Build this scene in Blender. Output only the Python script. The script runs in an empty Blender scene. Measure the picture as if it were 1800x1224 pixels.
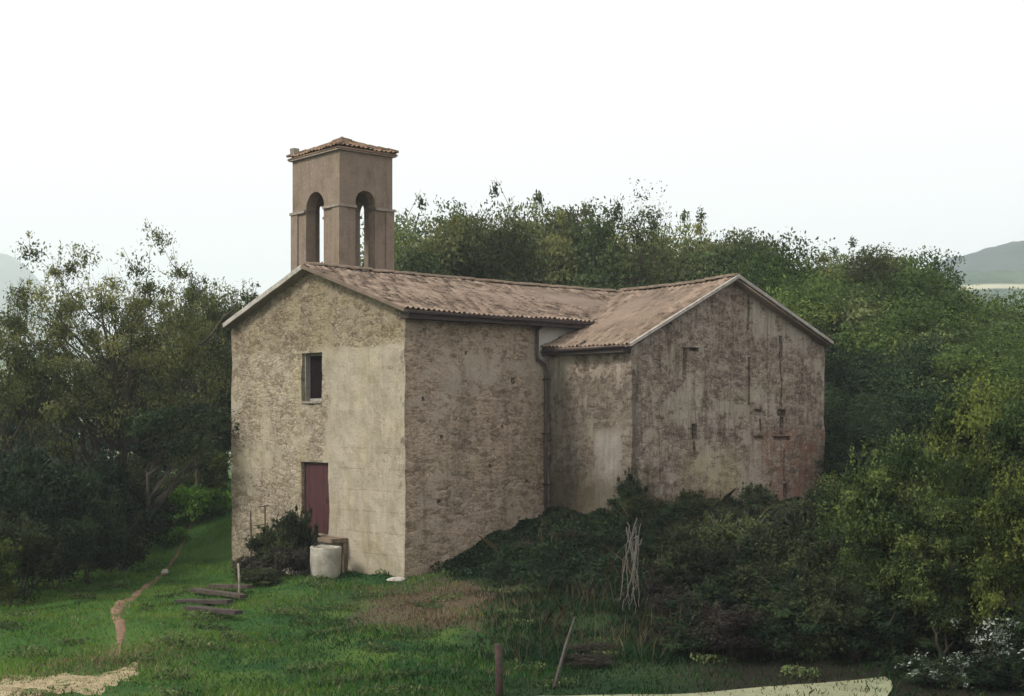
import bpy, bmesh, math, random
import numpy as np
from mathutils import Vector, Matrix, noise
sc = bpy.context.scene
R = math.radians
# ------------------------------------------------------------------ camera
F = 2442.0                      # focal length in photo pixels (photo 1800 wide)
CAMZ = 4.62
cam_d = bpy.data.cameras.new("camera"); cam = bpy.data.objects.new("camera", cam_d)
sc.collection.objects.link(cam); sc.camera = cam
cam.location = (0, 0, CAMZ); cam.rotation_euler = (R(90), 0, 0)
cam_d.sensor_width = 36; cam_d.lens = 36*F/1800; cam_d.shift_y = (740-612)/1800
cam_d.clip_end = 8000
# ------------------------------------------------------------------ world, sun, exposure
SUN_DIR = Vector((-0.70, -0.36, 0.75)).normalized()      # towards the sun
world = bpy.data.worlds.new("World"); sc.world = world; world.use_nodes = True
nt = world.node_tree; nt.nodes.clear()
out = nt.nodes.new('ShaderNodeOutputWorld'); bg = nt.nodes.new('ShaderNodeBackground')
sky = nt.nodes.new('ShaderNodeTexSky'); sky.sky_type = 'NISHITA'; sky.sun_disc = False
sky.sun_elevation = math.asin(SUN_DIR.z); sky.sun_rotation = math.atan2(SUN_DIR.x, SUN_DIR.y)
sky.air_density = 1.0; sky.dust_density = 4.0; sky.ozone_density = 1.0
hs = nt.nodes.new('ShaderNodeHueSaturation'); hs.inputs['Saturation'].default_value = 0.15
mx = nt.nodes.new('ShaderNodeMixRGB'); mx.inputs[0].default_value = 0.72
mx.inputs[2].default_value = (11.0, 10.9, 10.75, 1)           # the even white cloud sheet
nt.links.new(sky.outputs[0], hs.inputs['Color']); nt.links.new(hs.outputs[0], mx.inputs[1])
nt.links.new(mx.outputs[0], bg.inputs['Color']); bg.inputs['Strength'].default_value = 0.076
nt.links.new(bg.outputs[0], out.inputs['Surface'])
sun_d = bpy.data.lights.new("sun", 'SUN'); sun = bpy.data.objects.new("sun", sun_d); sc.collection.objects.link(sun)
sun_d.energy = 2.1; sun_d.angle = R(12); sun_d.color = (1.0, 0.95, 0.86)
sun.rotation_euler = SUN_DIR.to_track_quat('Z', 'Y').to_euler()
sc.view_settings.view_transform = 'Standard'; sc.view_settings.look = 'None'
sc.view_settings.exposure = 0.84; sc.view_settings.gamma = 1.0
sc.render.engine = 'CYCLES'
cy = sc.cycles
cy.max_bounces = 5; cy.diffuse_bounces = 3; cy.glossy_bounces = 2; cy.transmission_bounces = 3; cy.volume_bounces = 1
cy.transparent_max_bounces = 4; cy.use_denoising = True

# ------------------------------------------------------------------ helpers
def link(o): sc.collection.objects.link(o); return o
def tag(o, label=None, cat=None, group=None, kind=None):
    if label: o['label'] = label
    if cat: o['category'] = cat
    if group: o['group'] = group
    if kind: o['kind'] = kind
    return o
def empty(name, loc=(0, 0, 0), rz=0):
    o = bpy.data.objects.new(name, None); link(o); o.location = loc; o.rotation_euler = (0, 0, rz); return o
def mesh_obj(name, verts, faces, mat, parent=None, smooth=False):
    me = bpy.data.meshes.new(name); me.from_pydata([tuple(v) for v in verts], [], faces); me.update()
    o = bpy.data.objects.new(name, me); link(o)
    if mat: me.materials.append(mat)
    if parent: o.parent = parent
    if smooth: me.shade_smooth()
    return o
def bm_obj(name, bm, mat, parent=None, smooth=False):
    me = bpy.data.meshes.new(name); bmesh.ops.recalc_face_normals(bm, faces=bm.faces); bm.to_mesh(me); bm.free()
    o = bpy.data.objects.new(name, me); link(o)
    if mat: me.materials.append(mat)
    if parent: o.parent = parent
    if smooth: me.shade_smooth()
    return o
def add_box(bm, x0, x1, y0, y1, z0, z1):
    vs = [bm.verts.new(p) for p in ((x0,y0,z0),(x1,y0,z0),(x1,y1,z0),(x0,y1,z0),(x0,y0,z1),(x1,y0,z1),(x1,y1,z1),(x0,y1,z1))]
    for f in ((0,3,2,1),(4,5,6,7),(0,1,5,4),(1,2,6,5),(2,3,7,6),(3,0,4,7)): bm.faces.new([vs[i] for i in f])
def add_prism(bm, pts, d):
    a = [bm.verts.new(p) for p in pts]; b = [bm.verts.new(Vector(p)+Vector(d)) for p in pts]; n = len(pts)
    bm.faces.new(a[::-1]); bm.faces.new(b)
    for i in range(n): bm.faces.new([a[i], a[(i+1)%n], b[(i+1)%n], b[i]])
def add_tube(bm, pts, rad, n=8, cap=True):
    pts = [Vector(p) for p in pts]; rings = []
    for i, p in enumerate(pts):
        d = (pts[min(i+1, len(pts)-1)]-pts[max(i-1, 0)]).normalized()
        u = d.cross(Vector((0.3, 0.9, 0.2))).normalized(); w = d.cross(u)
        r = rad[i] if isinstance(rad, (list, tuple)) else rad
        rings.append([bm.verts.new(p+u*(r*math.cos(2*math.pi*k/n))+w*(r*math.sin(2*math.pi*k/n))) for k in range(n)])
    for a, b in zip(rings, rings[1:]):
        for k in range(n): bm.faces.new([a[k], a[(k+1)%n], b[(k+1)%n], b[k]])
    if cap: bm.faces.new(rings[0][::-1]); bm.faces.new(rings[-1])
def cut(o, bm):
    c = bm_obj('cutter_tmp', bm, None, o.parent)
    m = o.modifiers.new('b', 'BOOLEAN'); m.operation = 'DIFFERENCE'; m.object = c; m.solver = 'EXACT'
    m.use_self = True
    bpy.context.view_layer.update()
    dg = bpy.context.evaluated_depsgraph_get()
    me = bpy.data.meshes.new_from_object(o.evaluated_get(dg)); o.modifiers.clear(); o.data = me
    cm = c.data; bpy.data.objects.remove(c); bpy.data.meshes.remove(cm)
def smooth01(t): t = min(1, max(0, t)); return t*t*(3-2*t)
def np_smooth(t): t = np.clip(t, 0, 1); return t*t*(3-2*t)

# ------------------------------------------------------------------ node material helper
class NM:
    def __init__(s, name):
        s.m = bpy.data.materials.new(name); s.m.use_nodes = True; s.t = s.m.node_tree; s.t.nodes.clear()
        s.out = s.t.nodes.new('ShaderNodeOutputMaterial')
    def n(s, typ, **kw):
        nd = s.t.nodes.new('ShaderNode'+typ)
        for k, v in kw.items(): setattr(nd, k, v)
        return nd
    def L(s, a, b): s.t.links.new(a, b)
    def setin(s, inp, v):
        if hasattr(v, 'is_output') or isinstance(v, bpy.types.NodeSocket): s.L(v, inp)
        elif isinstance(v, tuple) and len(v) == 3 and inp.type == 'RGBA': inp.default_value = (*v, 1)
        else: inp.default_value = v
    def coord(s, scale=(1, 1, 1), kind='Object', loc=(0, 0, 0)):
        tc = s.n('TexCoord'); mp = s.n('Mapping'); s.L(tc.outputs[kind], mp.inputs[0])
        mp.inputs['Scale'].default_value = scale; mp.inputs['Location'].default_value = loc
        return mp.outputs[0]
    def noise(s, vec, scale, detail=4, rough=.6, dist=0):
        nd = s.n('TexNoise'); s.L(vec, nd.inputs['Vector']); nd.inputs['Scale'].default_value = scale
        nd.inputs['Detail'].default_value = detail; nd.inputs['Roughness'].default_value = rough
        nd.inputs['Distortion'].default_value = dist
        return nd.outputs[0]
    def voro(s, vec, scale, feature='F1', outp='Distance', rnd=1):
        nd = s.n('TexVoronoi', feature=feature); s.L(vec, nd.inputs['Vector']); nd.inputs['Scale'].default_value = scale
        nd.inputs['Randomness'].default_value = rnd
        return nd.outputs[outp]
    def ramp(s, v, stops):
        nd = s.n('ValToRGB'); s.L(v, nd.inputs[0]); cr = nd.color_ramp
        while len(cr.elements) < len(stops): cr.elements.new(.5)
        for e, (p, c) in zip(cr.elements, stops):
            e.position = p; e.color = (*c, 1) if isinstance(c, tuple) else (c, c, c, 1)
        return nd.outputs[0]
    def mix(s, f, a, b, mode='MIX'):
        nd = s.n('MixRGB', blend_type=mode)
        for i, v in enumerate((f, a, b)): s.setin(nd.inputs[i], v)
        return nd.outputs[0]
    def math(s, op, a, b=0.0, c=None, clamp=False):
        nd = s.n('Math', operation=op, use_clamp=clamp); s.setin(nd.inputs[0], a); s.setin(nd.inputs[1], b)
        if c is not None: s.setin(nd.inputs[2], c)
        return nd.outputs[0]
    def step(s, v, lo, hi):          # smooth 0..1 between lo and hi
        nd = s.n('MapRange', interpolation_type='SMOOTHSTEP'); s.setin(nd.inputs[0], v)
        nd.inputs[1].default_value = lo; nd.inputs[2].default_value = hi
        return nd.outputs[0]
    def xyz(s, vec):
        nd = s.n('SeparateXYZ'); s.L(vec, nd.inputs[0]); return nd.outputs
    def bump(s, h, strength=.5, dist=.02, nrm=None):
        nd = s.n('Bump'); s.L(h, nd.inputs['Height']); nd.inputs['Strength'].default_value = strength
        nd.inputs['Distance'].default_value = dist
        if nrm is not None: s.L(nrm, nd.inputs['Normal'])
        return nd.outputs[0]
    def bsdf(s, col, rough=.85, nrm=None, spec=.25, metal=0):
        b = s.n('BsdfPrincipled'); s.setin(b.inputs['Base Color'], col); s.setin(b.inputs['Roughness'], rough)
        b.inputs['Specular IOR Level'].default_value = spec; b.inputs['Metallic'].default_value = metal
        if nrm is not None: s.L(nrm, b.inputs['Normal'])
        return b.outputs[0]
    def done(s, sh): s.L(sh, s.out.inputs['Surface']); return s.m

def simple_mat(name, c1, c2, scale=6, rough=.8, bump=.4, bdist=.01, stretch=(1, 1, 1), spec=.25, metal=0):
    m = NM(name); v = m.coord(stretch)
    n = m.noise(v, scale, 6, .65)
    col = m.mix(m.ramp(n, [(.35, 0.0), (.65, 1.0)]), c1, c2)
    n2 = m.noise(v, scale*6, 4, .7)
    col = m.mix(.35, col, m.ramp(n2, [(.3, .25), (.7, .8)]), 'OVERLAY')
    return m.done(m.bsdf(col, rough, m.bump(m.math('ADD', n, m.math('MULTIPLY', n2, .4)), bump, bdist), spec, metal))

# ------------------------------------------------------------------ terrain
CA, SA = .758/math.hypot(.758, .652), .652/math.hypot(.758, .652)      # nave axis
P0 = (-3.08, 40.0)
ANG = math.atan2(SA, CA)
def to_world(s, v): return (P0[0]+CA*s-SA*v, P0[1]+SA*s+CA*v)
def to_local(x, y):
    dx, dy = x-P0[0], y-P0[1]
    return dx*CA+dy*SA, -dx*SA+dy*CA
def at(px, depth): return (px-900)/F*depth
def Hn(x, y):
    x = np.asarray(x, float); y = np.asarray(y, float)
    s, v = to_local(x, y)
    h = np.zeros_like(x+y)
    bank = np_smooth((s+0.3)/6.6)*np_smooth((v+10.5)/7.2)
    h = h+1.75*bank
    h = h-0.045*np.clip(v, 0, 12)*np_smooth((1.5-s)/3)
    h = h+3.0*np_smooth((12-y)/10)*np_smooth((30+y)/30)
    rise = np_smooth((y-58)/60)*np_smooth((x+8)/30)
    h = h+rise*7
    left = np_smooth((y-56)/120)*np_smooth((10-x)/60)
    h = h-left*9
    h = h+np_smooth((x-14)/20)*np_smooth((y-20)/25)*1.6
    far = np_smooth((y-300)/900)
    h = h*(1-far)-8*far
    h = h+(.10*np.sin(x*.55+1.2)*np.sin(y*.43)+.05*np.sin(x*1.7+y*1.1)+.035*np.sin(x*3.1-y*2.3))*(.12+.88*np_smooth((y-24.5)/6))
    return h
def H(x, y): return float(Hn(x, y))
def axis(lo_far, lo, hi, hi_far, fine, nfar):
    a = np.arange(lo, hi+1e-6, fine)
    l = lo-np.geomspace(fine, lo-lo_far, nfar)[::-1]; r = hi+np.geomspace(fine, hi_far-hi, nfar)
    return np.concatenate([l, a, r])
def grid_mesh(name, X, Y, Zf, mat):
    gx, gy = np.meshgrid(X, Y); gz = Zf(gx, gy)
    V = np.stack([gx.ravel(), gy.ravel(), gz.ravel()], 1); nx, ny = len(X), len(Y)
    idx = np.arange(nx*ny).reshape(ny, nx)
    q = np.stack([idx[:-1, :-1], idx[:-1, 1:], idx[1:, 1:], idx[1:, :-1]], -1).reshape(-1, 4)
    return np_mesh(name, V, q, mat, smooth=True)
def np_mesh(name, V, Q, mat, smooth=False, tint=None, parent=None):
    me = bpy.data.meshes.new(name); nv, nf = len(V), len(Q); k = Q.shape[1]
    me.vertices.add(nv); me.vertices.foreach_set('co', np.asarray(V, np.float32).ravel())
    me.loops.add(nf*k); me.loops.foreach_set('vertex_index', Q.astype(np.int32).ravel())
    me.polygons.add(nf); me.polygons.foreach_set('loop_start', np.arange(0, nf*k, k, dtype=np.int32))
    me.polygons.foreach_set('loop_total', np.full(nf, k, np.int32))
    if tint is not None:
        at_ = me.attributes.new('tint', 'FLOAT', 'FACE'); at_.data.foreach_set('value', tint.astype(np.float32))
    me.update(calc_edges=True)
    if smooth: me.shade_smooth()
    if mat: me.materials.append(mat)
    o = bpy.data.objects.new(name, me); link(o)
    if parent: o.parent = parent
    return o

# ground material: turf, brown leaf litter on the bank foot, dark undergrowth earth on the bank
def ground_material():
    m = NM('ground_turf'); v = m.coord(); x, y, z = m.xyz(v)
    n1 = m.noise(v, .45, 6, .65); n2 = m.noise(v, 3.2, 6, .7); n3 = m.noise(v, 22, 4, .7)
    turf = m.mix(m.ramp(n2, [(.32, 0.), (.66, 1.)]), (.012, .036, .016), (.034, .085, .026))
    turf = m.mix(m.ramp(n1, [(.45, 0.), (.62, .75)]), turf, (.085, .135, .030))
    turf = m.mix(m.math('MULTIPLY', m.math('SUBTRACT', 1.0, m.step(m.math('ADD', x, m.math('MULTIPLY', n2, 3.0)), -7.0, -2.5)), .6), turf, (.060, .125, .028))  # turf brighter towards the left, sunlight painted into its colour
    dead = m.mix(m.ramp(n3, [(.3, 0.), (.7, 1.)]), (.065, .048, .034), (.15, .11, .075))
    # brown worn oval below the church corner, centred where the photograph shows it
    dx = m.math('MULTIPLY', m.math('ADD', x, 1.6), .34); dy = m.math('MULTIPLY', m.math('ADD', y, -34.8), .19)
    d = m.math('SQRT', m.math('ADD', m.math('MULTIPLY', dx, dx), m.math('MULTIPLY', dy, dy)))
    d = m.math('ADD', d, m.math('MULTIPLY', m.math('SUBTRACT', n2, .5), 1.1))
    d = m.math('ADD', d, m.math('MULTIPLY', m.math('SUBTRACT', n1, .5), 1.2))
    mask = m.math('SUBTRACT', 1.0, m.step(d, .45, 1.05), clamp=True)
    col = m.mix(mask, turf, dead)
    # bare dark litter under the thickets on the right
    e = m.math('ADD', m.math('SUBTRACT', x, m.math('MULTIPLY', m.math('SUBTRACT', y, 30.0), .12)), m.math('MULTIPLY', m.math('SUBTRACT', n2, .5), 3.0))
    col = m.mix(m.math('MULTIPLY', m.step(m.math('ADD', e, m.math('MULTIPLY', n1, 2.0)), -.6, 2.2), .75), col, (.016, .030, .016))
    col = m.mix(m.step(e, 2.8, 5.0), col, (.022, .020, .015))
    far = m.step(y, 70, 200)
    col = m.mix(far, col, m.mix(m.ramp(m.noise(v, .02, 5, .6), [(.4, 0.), (.6, 1.)]), (.05, .09, .03), (.13, .15, .06)))
    h = m.math('ADD', n3, m.math('MULTIPLY', n2, 2.0))
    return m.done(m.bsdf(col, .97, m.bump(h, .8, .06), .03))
M_ground = ground_material()
X = axis(-2500, -26, 30, 2500, .35, 40); Y = axis(-300, 16, 66, 3200, .35, 44)
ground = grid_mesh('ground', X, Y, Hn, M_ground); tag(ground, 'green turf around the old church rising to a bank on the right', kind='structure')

def strip(name, pts, mat, lift=.02, nw=7, seg=10, jit=.25, seed=1):
    """a ribbon laid on the terrain; pts = (x, y, half width)"""
    rng = random.Random(seed); pts = [Vector(p) for p in pts]; P = []
    for i in range(len(pts)-1):
        a = pts[max(i-1, 0)]; b = pts[i]; c = pts[i+1]; d = pts[min(i+2, len(pts)-1)]
        for k in range(seg):
            t = k/seg; P.append(.5*((2*b)+(c-a)*t+(2*a-5*b+4*c-d)*t*t+(3*b-a-3*c+d)*t**3))
    P.append(pts[-1]); V = []
    for i, p in enumerate(P):
        q = P[min(i+1, len(P)-1)]-P[max(i-1, 0)]; n = Vector((-q.y, q.x)).normalized()
        jl = 1+jit*(noise.noise(Vector((i*.33, seed, 0)))*1.6+rng.uniform(-.25, .25)); jr = 1+jit*(noise.noise(Vector((i*.33, seed+9, 0)))*1.6+rng.uniform(-.25, .25))
        for k in range(nw):
            t = k/(nw-1)*2-1; w = p.z*(jl if t < 0 else jr)
            x, y = p.x+n.x*w*t, p.y+n.y*w*t
            V.append((x, y, H(x, y)+lift-.03*abs(t)**6))
    F_ = [(i*nw+k, i*nw+k+1, (i+1)*nw+k+1, (i+1)*nw+k) for i in range(len(P)-1) for k in range(nw-1)]
    o = mesh_obj(name, V, F_, mat, smooth=True); return o
def trodden_mat(name, c1, c2, sc_, amount):
    m = NM(name); v = m.coord(); n = m.noise(v, sc_, 6, .7); n2 = m.noise(v, 16, 5, .75)
    col = m.mix(m.ramp(n, [(.35, 0.), (.65, 1.)]), c1, c2); col = m.mix(.4, col, m.ramp(n2, [(.3, .2), (.7, .8)]), 'OVERLAY')
    g = m.math('ADD', m.math('MULTIPLY', m.noise(v, 2.6, 5, .7), .7), m.math('MULTIPLY', n2, .3)); col = m.mix(m.step(g, amount, amount+.06), col, (.05, .085, .025))
    return m.done(m.bsdf(col, .96, m.bump(m.math('ADD', n, n2), .7, .03), .05))
M_dirt = trodden_mat('pale_dirt', (.20, .16, .09), (.37, .305, .19), 2.2, .53)
M_reddirt = trodden_mat('red_dirt', (.11, .075, .050), (.25, .150, .105), 3, .52)
M_road = simple_mat('road_dust', (.16, .17, .10), (.23, .235, .14), .8, .9, .25, .01)
def gp(px, py, z=0.0):                         # photo pixel of a ground point at height z -> x, y
    d = (CAMZ-z)*F/(py-740); return at(px, d), d
def pathpts(L): return [(*gp(px, py, z), w) for px, py, z, w in L]
tag(strip('dirt_path', pathpts([(208, 1150, 0, .03), (212, 1110, 0, .10), (206, 1082, 0, .13), (230, 1046, -.1, .15), (264, 1018, -.2, .09), (330, 966, -.35, .05), (400, 938, -.4, .06)]), M_reddirt, .03, seed=3, jit=.3), 'reddish trodden footpath climbing past the left of the church', kind='structure')
tag(strip('dirt_patch', pathpts([(-320, 1215, 0, 1.5), (-60, 1212, 0, 1.3), (70, 1204, 0, 1.0), (150, 1200, 0, .75), (215, 1186, 0, .3), (238, 1165, 0, .05)]), M_dirt, .03, seed=5, jit=.5), 'pale bare dirt in the bottom left corner', kind='structure')
road_top = lambda x: np.interp(x, [-14, -6, .4, 3.3, 5.0, 6.83], [18.5, 20.5, 23.35, 23.62, 24.35, 25.0])
V = []; nx_, ny_ = 70, 16
for j in range(ny_+1):
    for i in range(nx_+1):
        t = j/ny_; xr = 3.5+3.2*t**.6+.22*noise.noise(Vector((t*5, 3, 0)))+.08*noise.noise(Vector((t*19, 7, 0))); x = -14+(xr+14)*i/nx_; yt = float(road_top(x))+.07*noise.noise(Vector((x*1.7, 0, 0))); y = 16.5+(yt-16.5)*t
        V.append((x, y, H(x, y)+.03-(.03 if j == ny_ else 0)))
Fc = [(j*(nx_+1)+i, j*(nx_+1)+i+1, (j+1)*(nx_+1)+i+1, (j+1)*(nx_+1)+i) for j in range(ny_) for i in range(nx_)]
tag(mesh_obj('road', V, Fc, M_road, smooth=True), 'pale dusty road bending past the bottom right corner', kind='structure')

# ------------------------------------------------------------------ far hills
def hill_mat(name, c1, c2, field=None):
    m = NM(name); v = m.coord(); n = m.noise(v, .012, 6, .65); n2 = m.noise(v, .11, 4, .7)
    col = m.mix(m.ramp(n, [(.42, 0.), (.58, 1.)]), c1, c2)
    col = m.mix(.5, col, m.ramp(n2, [(.3, .2), (.7, .85)]), 'OVERLAY')
    if field:
        z = m.xyz(v)[2]; lo, hi, fc = field
        zz = m.math('ADD', z, m.math('MULTIPLY', n, 6.0))
        f = m.math('MULTIPLY', m.step(zz, lo, lo+1.0), m.math('SUBTRACT', 1.0, m.step(zz, hi, hi+1.0)))
        col = m.mix(f, col, fc)
    return m.done(m.bsdf(col, .95, None, .05))
def ridge(name, dist, prof, mat, label, depth=260, amp=3.0, seed=0):
    """prof: list of (photo x, photo y of the skyline) at that distance"""
    xs = [at(p[0], dist) for p in prof]; zs = [CAMZ+(740-p[1])/F*dist for p in prof]
    X = np.linspace(xs[0], xs[-1], 140); Y = np.linspace(dist-depth, dist+depth, 40)
    def Z(gx, gy):
        base = np.interp(gx, xs, zs)
        u = np.clip(1-np.abs(gy-dist)/depth, 0, 1); sh = np.sin(u*np.pi/2)**1.15
        nz = np.vectorize(lambda a, b: noise.fractal(Vector((a*.02+seed, b*.02, 0)), 1.0, 2.0, 5))(gx, gy)
        nf = np.vectorize(lambda a, b: noise.noise(Vector((a*.14+seed, b*.14, 3))))(gx, gy)
        return (base+10)*sh-10+nz*amp*u+nf*1.2*u
    return tag(grid_mesh(name, X, Y, Z, mat), label, kind='structure')
M_hillR = hill_mat('hill_woods', (.012, .03, .028), (.028, .048, .04))
M_hillF = hill_mat('hill_fields', (.05, .08, .06), (.08, .11, .07), (63.5, 66.0, (.34, .33, .24)))
M_hillL = hill_mat('hill_misty', (.07, .10, .06), (.11, .15, .09))
ridge('hill_right', 1150, [(1300, 700), (1500, 520), (1600, 478), (1660, 460), (1720, 446), (1770, 434), (1800, 428), (1900, 420), (2300, 500)], M_hillR, 'far wooded hill on the right skyline', 330, 5, 1)
ridge('hill_fields', 640, [(1450, 640), (1600, 510), (1690, 484), (1760, 482), (1850, 480), (2300, 520)], M_hillF, 'nearer field covered slope below the right hill', 160, 1.5, 2)
ridge('hill_left', 2700, [(-500, 520), (-100, 440), (0, 446), (30, 458), (52, 480), (75, 520), (180, 590), (420, 640), (700, 690)], M_hillL, 'misty hill at the left edge', 420, 6, 4)
ridge('hill_valley', 700, [(-500, 620), (0, 612), (90, 640), (200, 660), (480, 680), (900, 700)], hill_mat('hill_meadow', (.10, .15, .08), (.20, .25, .15)), 'pale valley slope seen through the left trees', 200, 3, 6)

# ------------------------------------------------------------------ church materials
def wall_material(name, stoneA, stoneB, plaster, plA, facade=False, gable=False, nave=False):
    """rubble masonry with worn render; object space = church space (x along nave, y across, z up)"""
    m = NM(name); v = m.coord(); x, y, z = m.xyz(v)
    warp = m.noise(v, 1.6, 3, .6)
    wv = m.n('VectorMath', operation='ADD'); m.L(v, wv.inputs[0])
    wn = m.n('TexNoise'); m.L(v, wn.inputs['Vector']); wn.inputs['Scale'].default_value = 4; wn.inputs['Detail'].default_value = 3
    sc_ = m.n('VectorMath', operation='SCALE'); m.L(wn.outputs['Color'], sc_.inputs[0]); sc_.inputs['Scale'].default_value = .15
    m.L(sc_.outputs[0], wv.inputs[1])
    mp = m.n('Mapping'); m.L(wv.outputs[0], mp.inputs[0]); mp.inputs['Scale'].default_value = (3.1, 3.1, 7.2)
    vd = m.voro(mp.outputs[0], 1, 'DISTANCE_TO_EDGE'); vc = m.voro(mp.outputs[0], 1, 'F1', 'Color')
    mp2 = m.n('Mapping'); m.L(wv.outputs[0], mp2.inputs[0]); mp2.inputs['Scale'].default_value = (8.5, 8.5, 15)
    vd2 = m.voro(mp2.outputs[0], 1, 'DISTANCE_TO_EDGE'); vc2 = m.voro(mp2.outputs[0], 1, 'F1', 'Color')
    bw = m.n('RGBToBW'); m.L(vc, bw.inputs[0]); bw2 = m.n('RGBToBW'); m.L(vc2, bw2.inputs[0])
    rnd = m.math('ADD', m.math('MULTIPLY', bw.outputs[0], .55), m.math('MULTIPLY', bw2.outputs[0], .45))
    fine = m.noise(v, 26, 5, .75); mid = m.noise(v, 2.4, 6, .68); big = m.noise(v, .42, 5, .6)
    nh = m.noise(m.coord((1, 1, 2.5)), 5.5, 8, .78, .25); nv = m.noise(m.coord((2.2, 2.2, .8)), 6.5, 7, .75)
    tone = m.math('ADD', m.math('MULTIPLY', rnd, .42), m.math('MULTIPLY', nv if gable else nh, .58))
    stone = m.mix(m.ramp(tone, [(.38, 0.), (.58, 1.)]), stoneA, stoneB)
    jm = m.ramp(m.noise(v, 1.1, 4, .6), [(.42, 0.), (.6, 1.)])
    joint = m.ramp(vd, [(.0, 1.), (.09, 0.)]); joint2 = m.ramp(vd2, [(.0, .7), (.12, 0.)])
    stone = m.mix(m.math('MULTIPLY', m.math('MULTIPLY', joint, .5), jm), stone, tuple(c*.55 for c in stoneA))
    stone = m.mix(m.math('MULTIPLY', joint2, .22), stone, tuple(c*.6 for c in stoneA))
    # worn render
    pm = m.math('ADD', m.math('MULTIPLY', mid, .7), m.math('MULTIPLY', big, .9))
    pm = m.math('ADD', pm, m.math('MULTIPLY', fine, .18))
    lo = .98-plA
    if facade:     # smooth repaired render in the lower right part of the front and around the window
        a = m.math('MULTIPLY', m.math('SUBTRACT', 1.0, m.step(y, 3.6, 4.6)), m.math('SUBTRACT', 1.0, m.step(z, 6.7, 7.0)))
        pm = m.math('ADD', pm, m.math('MULTIPLY', a, .26))
        b = m.math('MULTIPLY', m.math('SUBTRACT', 1.0, m.step(y, 2.6, 3.4)), m.math('SUBTRACT', 1.0, m.step(z, 1.5, 2.2)))
        pm = m.math('ADD', pm, m.math('MULTIPLY', b, .45))
        c = m.math('SUBTRACT', 1.0, m.step(y, 0.0, .5)); pm = m.math('SUBTRACT', pm, m.math('MULTIPLY', c, .05))
    if nave:       # whitewashed stretch above the transept eaves
        a = m.math('MULTIPLY', m.step(x, 5.15, 5.2), m.step(z, 6.5, 6.6)); pm = m.math('ADD', pm, a); white_ = a
    if gable:      # render survives near the corner, long pale patch on the return wall
        a = m.math('MULTIPLY', m.step(y, -3.3, -2.9), m.math('SUBTRACT', 1.0, m.step(y, -2.3, -1.9)))
        a = m.math('MULTIPLY', a, m.math('SUBTRACT', 1.0, m.step(z, 4.1, 4.5)))
        inner = m.math('SUBTRACT', 1.0, m.step(x, 5.75, 5.9)); a = m.math('MULTIPLY', a, inner)
        pm = m.math('ADD', pm, m.math('MULTIPLY', a, .5))
    if gable:     # flaking render on the return wall
        fl = m.math('MULTIPLY', m.ramp(m.noise(v, 3.4, 5, .62), [(.52, 0.), (.56, 1.)]), m.math('SUBTRACT', 1.0, m.step(x, 5.7, 5.9))); pm = m.math('ADD', pm, m.math('MULTIPLY', fl, .35))
    plm = m.step(pm, lo-.05, lo+.05)
    pl = m.mix(m.ramp(mid, [(.35, 0.), (.7, 1.)]), plaster, tuple(c*.78 for c in plaster))
    pl = m.mix(.3, pl, m.ramp(fine, [(.3, .2), (.7, .8)]), 'OVERLAY')
    col = m.mix(plm, stone, pl)
    sp = m.ramp(m.noise(m.coord((1, 1, 1.5)), 9, 5, .8), [(.56, 0.), (.64, 1.)])
    if gable: col = m.mix(m.math('MULTIPLY', m.math('MULTIPLY', a, m.ramp(mid, [(.3, 0.), (.45, 1.)])), .8), col, (.50, .47, .42))
    col = m.mix(m.math('MULTIPLY', sp, m.math('SUBTRACT', .62, m.math('MULTIPLY', plm, .4))), col, (.55, .49, .39) if facade else (.50, .44, .35))
    pt = m.ramp(m.noise(m.coord((1, 1, 1.9)), 8, 5, .75), [(.34, 1.), (.45, 0.)]); col = m.mix(m.math('MULTIPLY', pt, m.math('SUBTRACT', .8, m.math('MULTIPLY', plm, .45))), col, tuple(c*.42 for c in stoneA))
    # moss yellow blotches and rain streaks
    ye = m.ramp(m.noise(v, .8, 5, .65), [(.48, 0.), (.66, 1.)])
    col = m.mix(m.math('MULTIPLY', ye, .24 if facade else .12), col, (.36, .32, .15))
    sv = m.coord((2.6, 2.6, .2) if gable else (1.5, 1.5, .22)); st = m.ramp(m.noise(sv, 1.5, 7, .72, 1.2), [(.48, 0.), (.70, 1.)])
    col = m.mix(m.math('MULTIPLY', st, .85 if gable else .5 if not facade else .35), col, m.mix(1.0, col, (.36, .32, .29), 'MULTIPLY'))
    dk = m.ramp(m.noise(v, .9, 5, .7), [(.5, 0.), (.7, 1.)]); col = m.mix(m.math('MULTIPLY', dk, .4), col, m.mix(1.0, col, (.5, .45, .40), 'MULTIPLY'))
    if facade:
        # grey weathered gable above the old roof line
        up = m.step(m.math('ADD', z, m.math('MULTIPLY', mid, .5)), 6.95, 7.3); col = m.mix(m.math('MULTIPLY', up, .55), col, m.mix(1.0, col, (.66, .60, .52), 'MULTIPLY'))
        # cast lines across the lower render
        sa = m.math('SINE', m.math('MULTIPLY', m.math('ADD', z, m.math('MULTIPLY', big, .16)), 2*math.pi/.62))
        ln = m.math('MULTIPLY', m.step(sa, .972, .995), m.math('SUBTRACT', 1.0, m.step(y, 3.0, 3.8)))
        ln = m.math('MULTIPLY', ln, m.math('SUBTRACT', 1.0, m.step(z, 3.6, 4.4)))
        col = m.mix(m.math('MULTIPLY', m.math('MULTIPLY', ln, m.ramp(mid, [(.38, 0.), (.55, 1.)])), .5), col, (.16, .13, .09))
        qn = m.math('MULTIPLY', m.math('SUBTRACT', 1.0, m.step(y, .1, .6)), m.ramp(m.noise(v, 2.1, 5, .7), [(.52, 0.), (.62, 1.)]))
        qn = m.math('MULTIPLY', qn, m.step(z, 1.0, 2.4)); col = m.mix(m.math('MULTIPLY', qn, .75), col, (.10, .085, .06))
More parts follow.
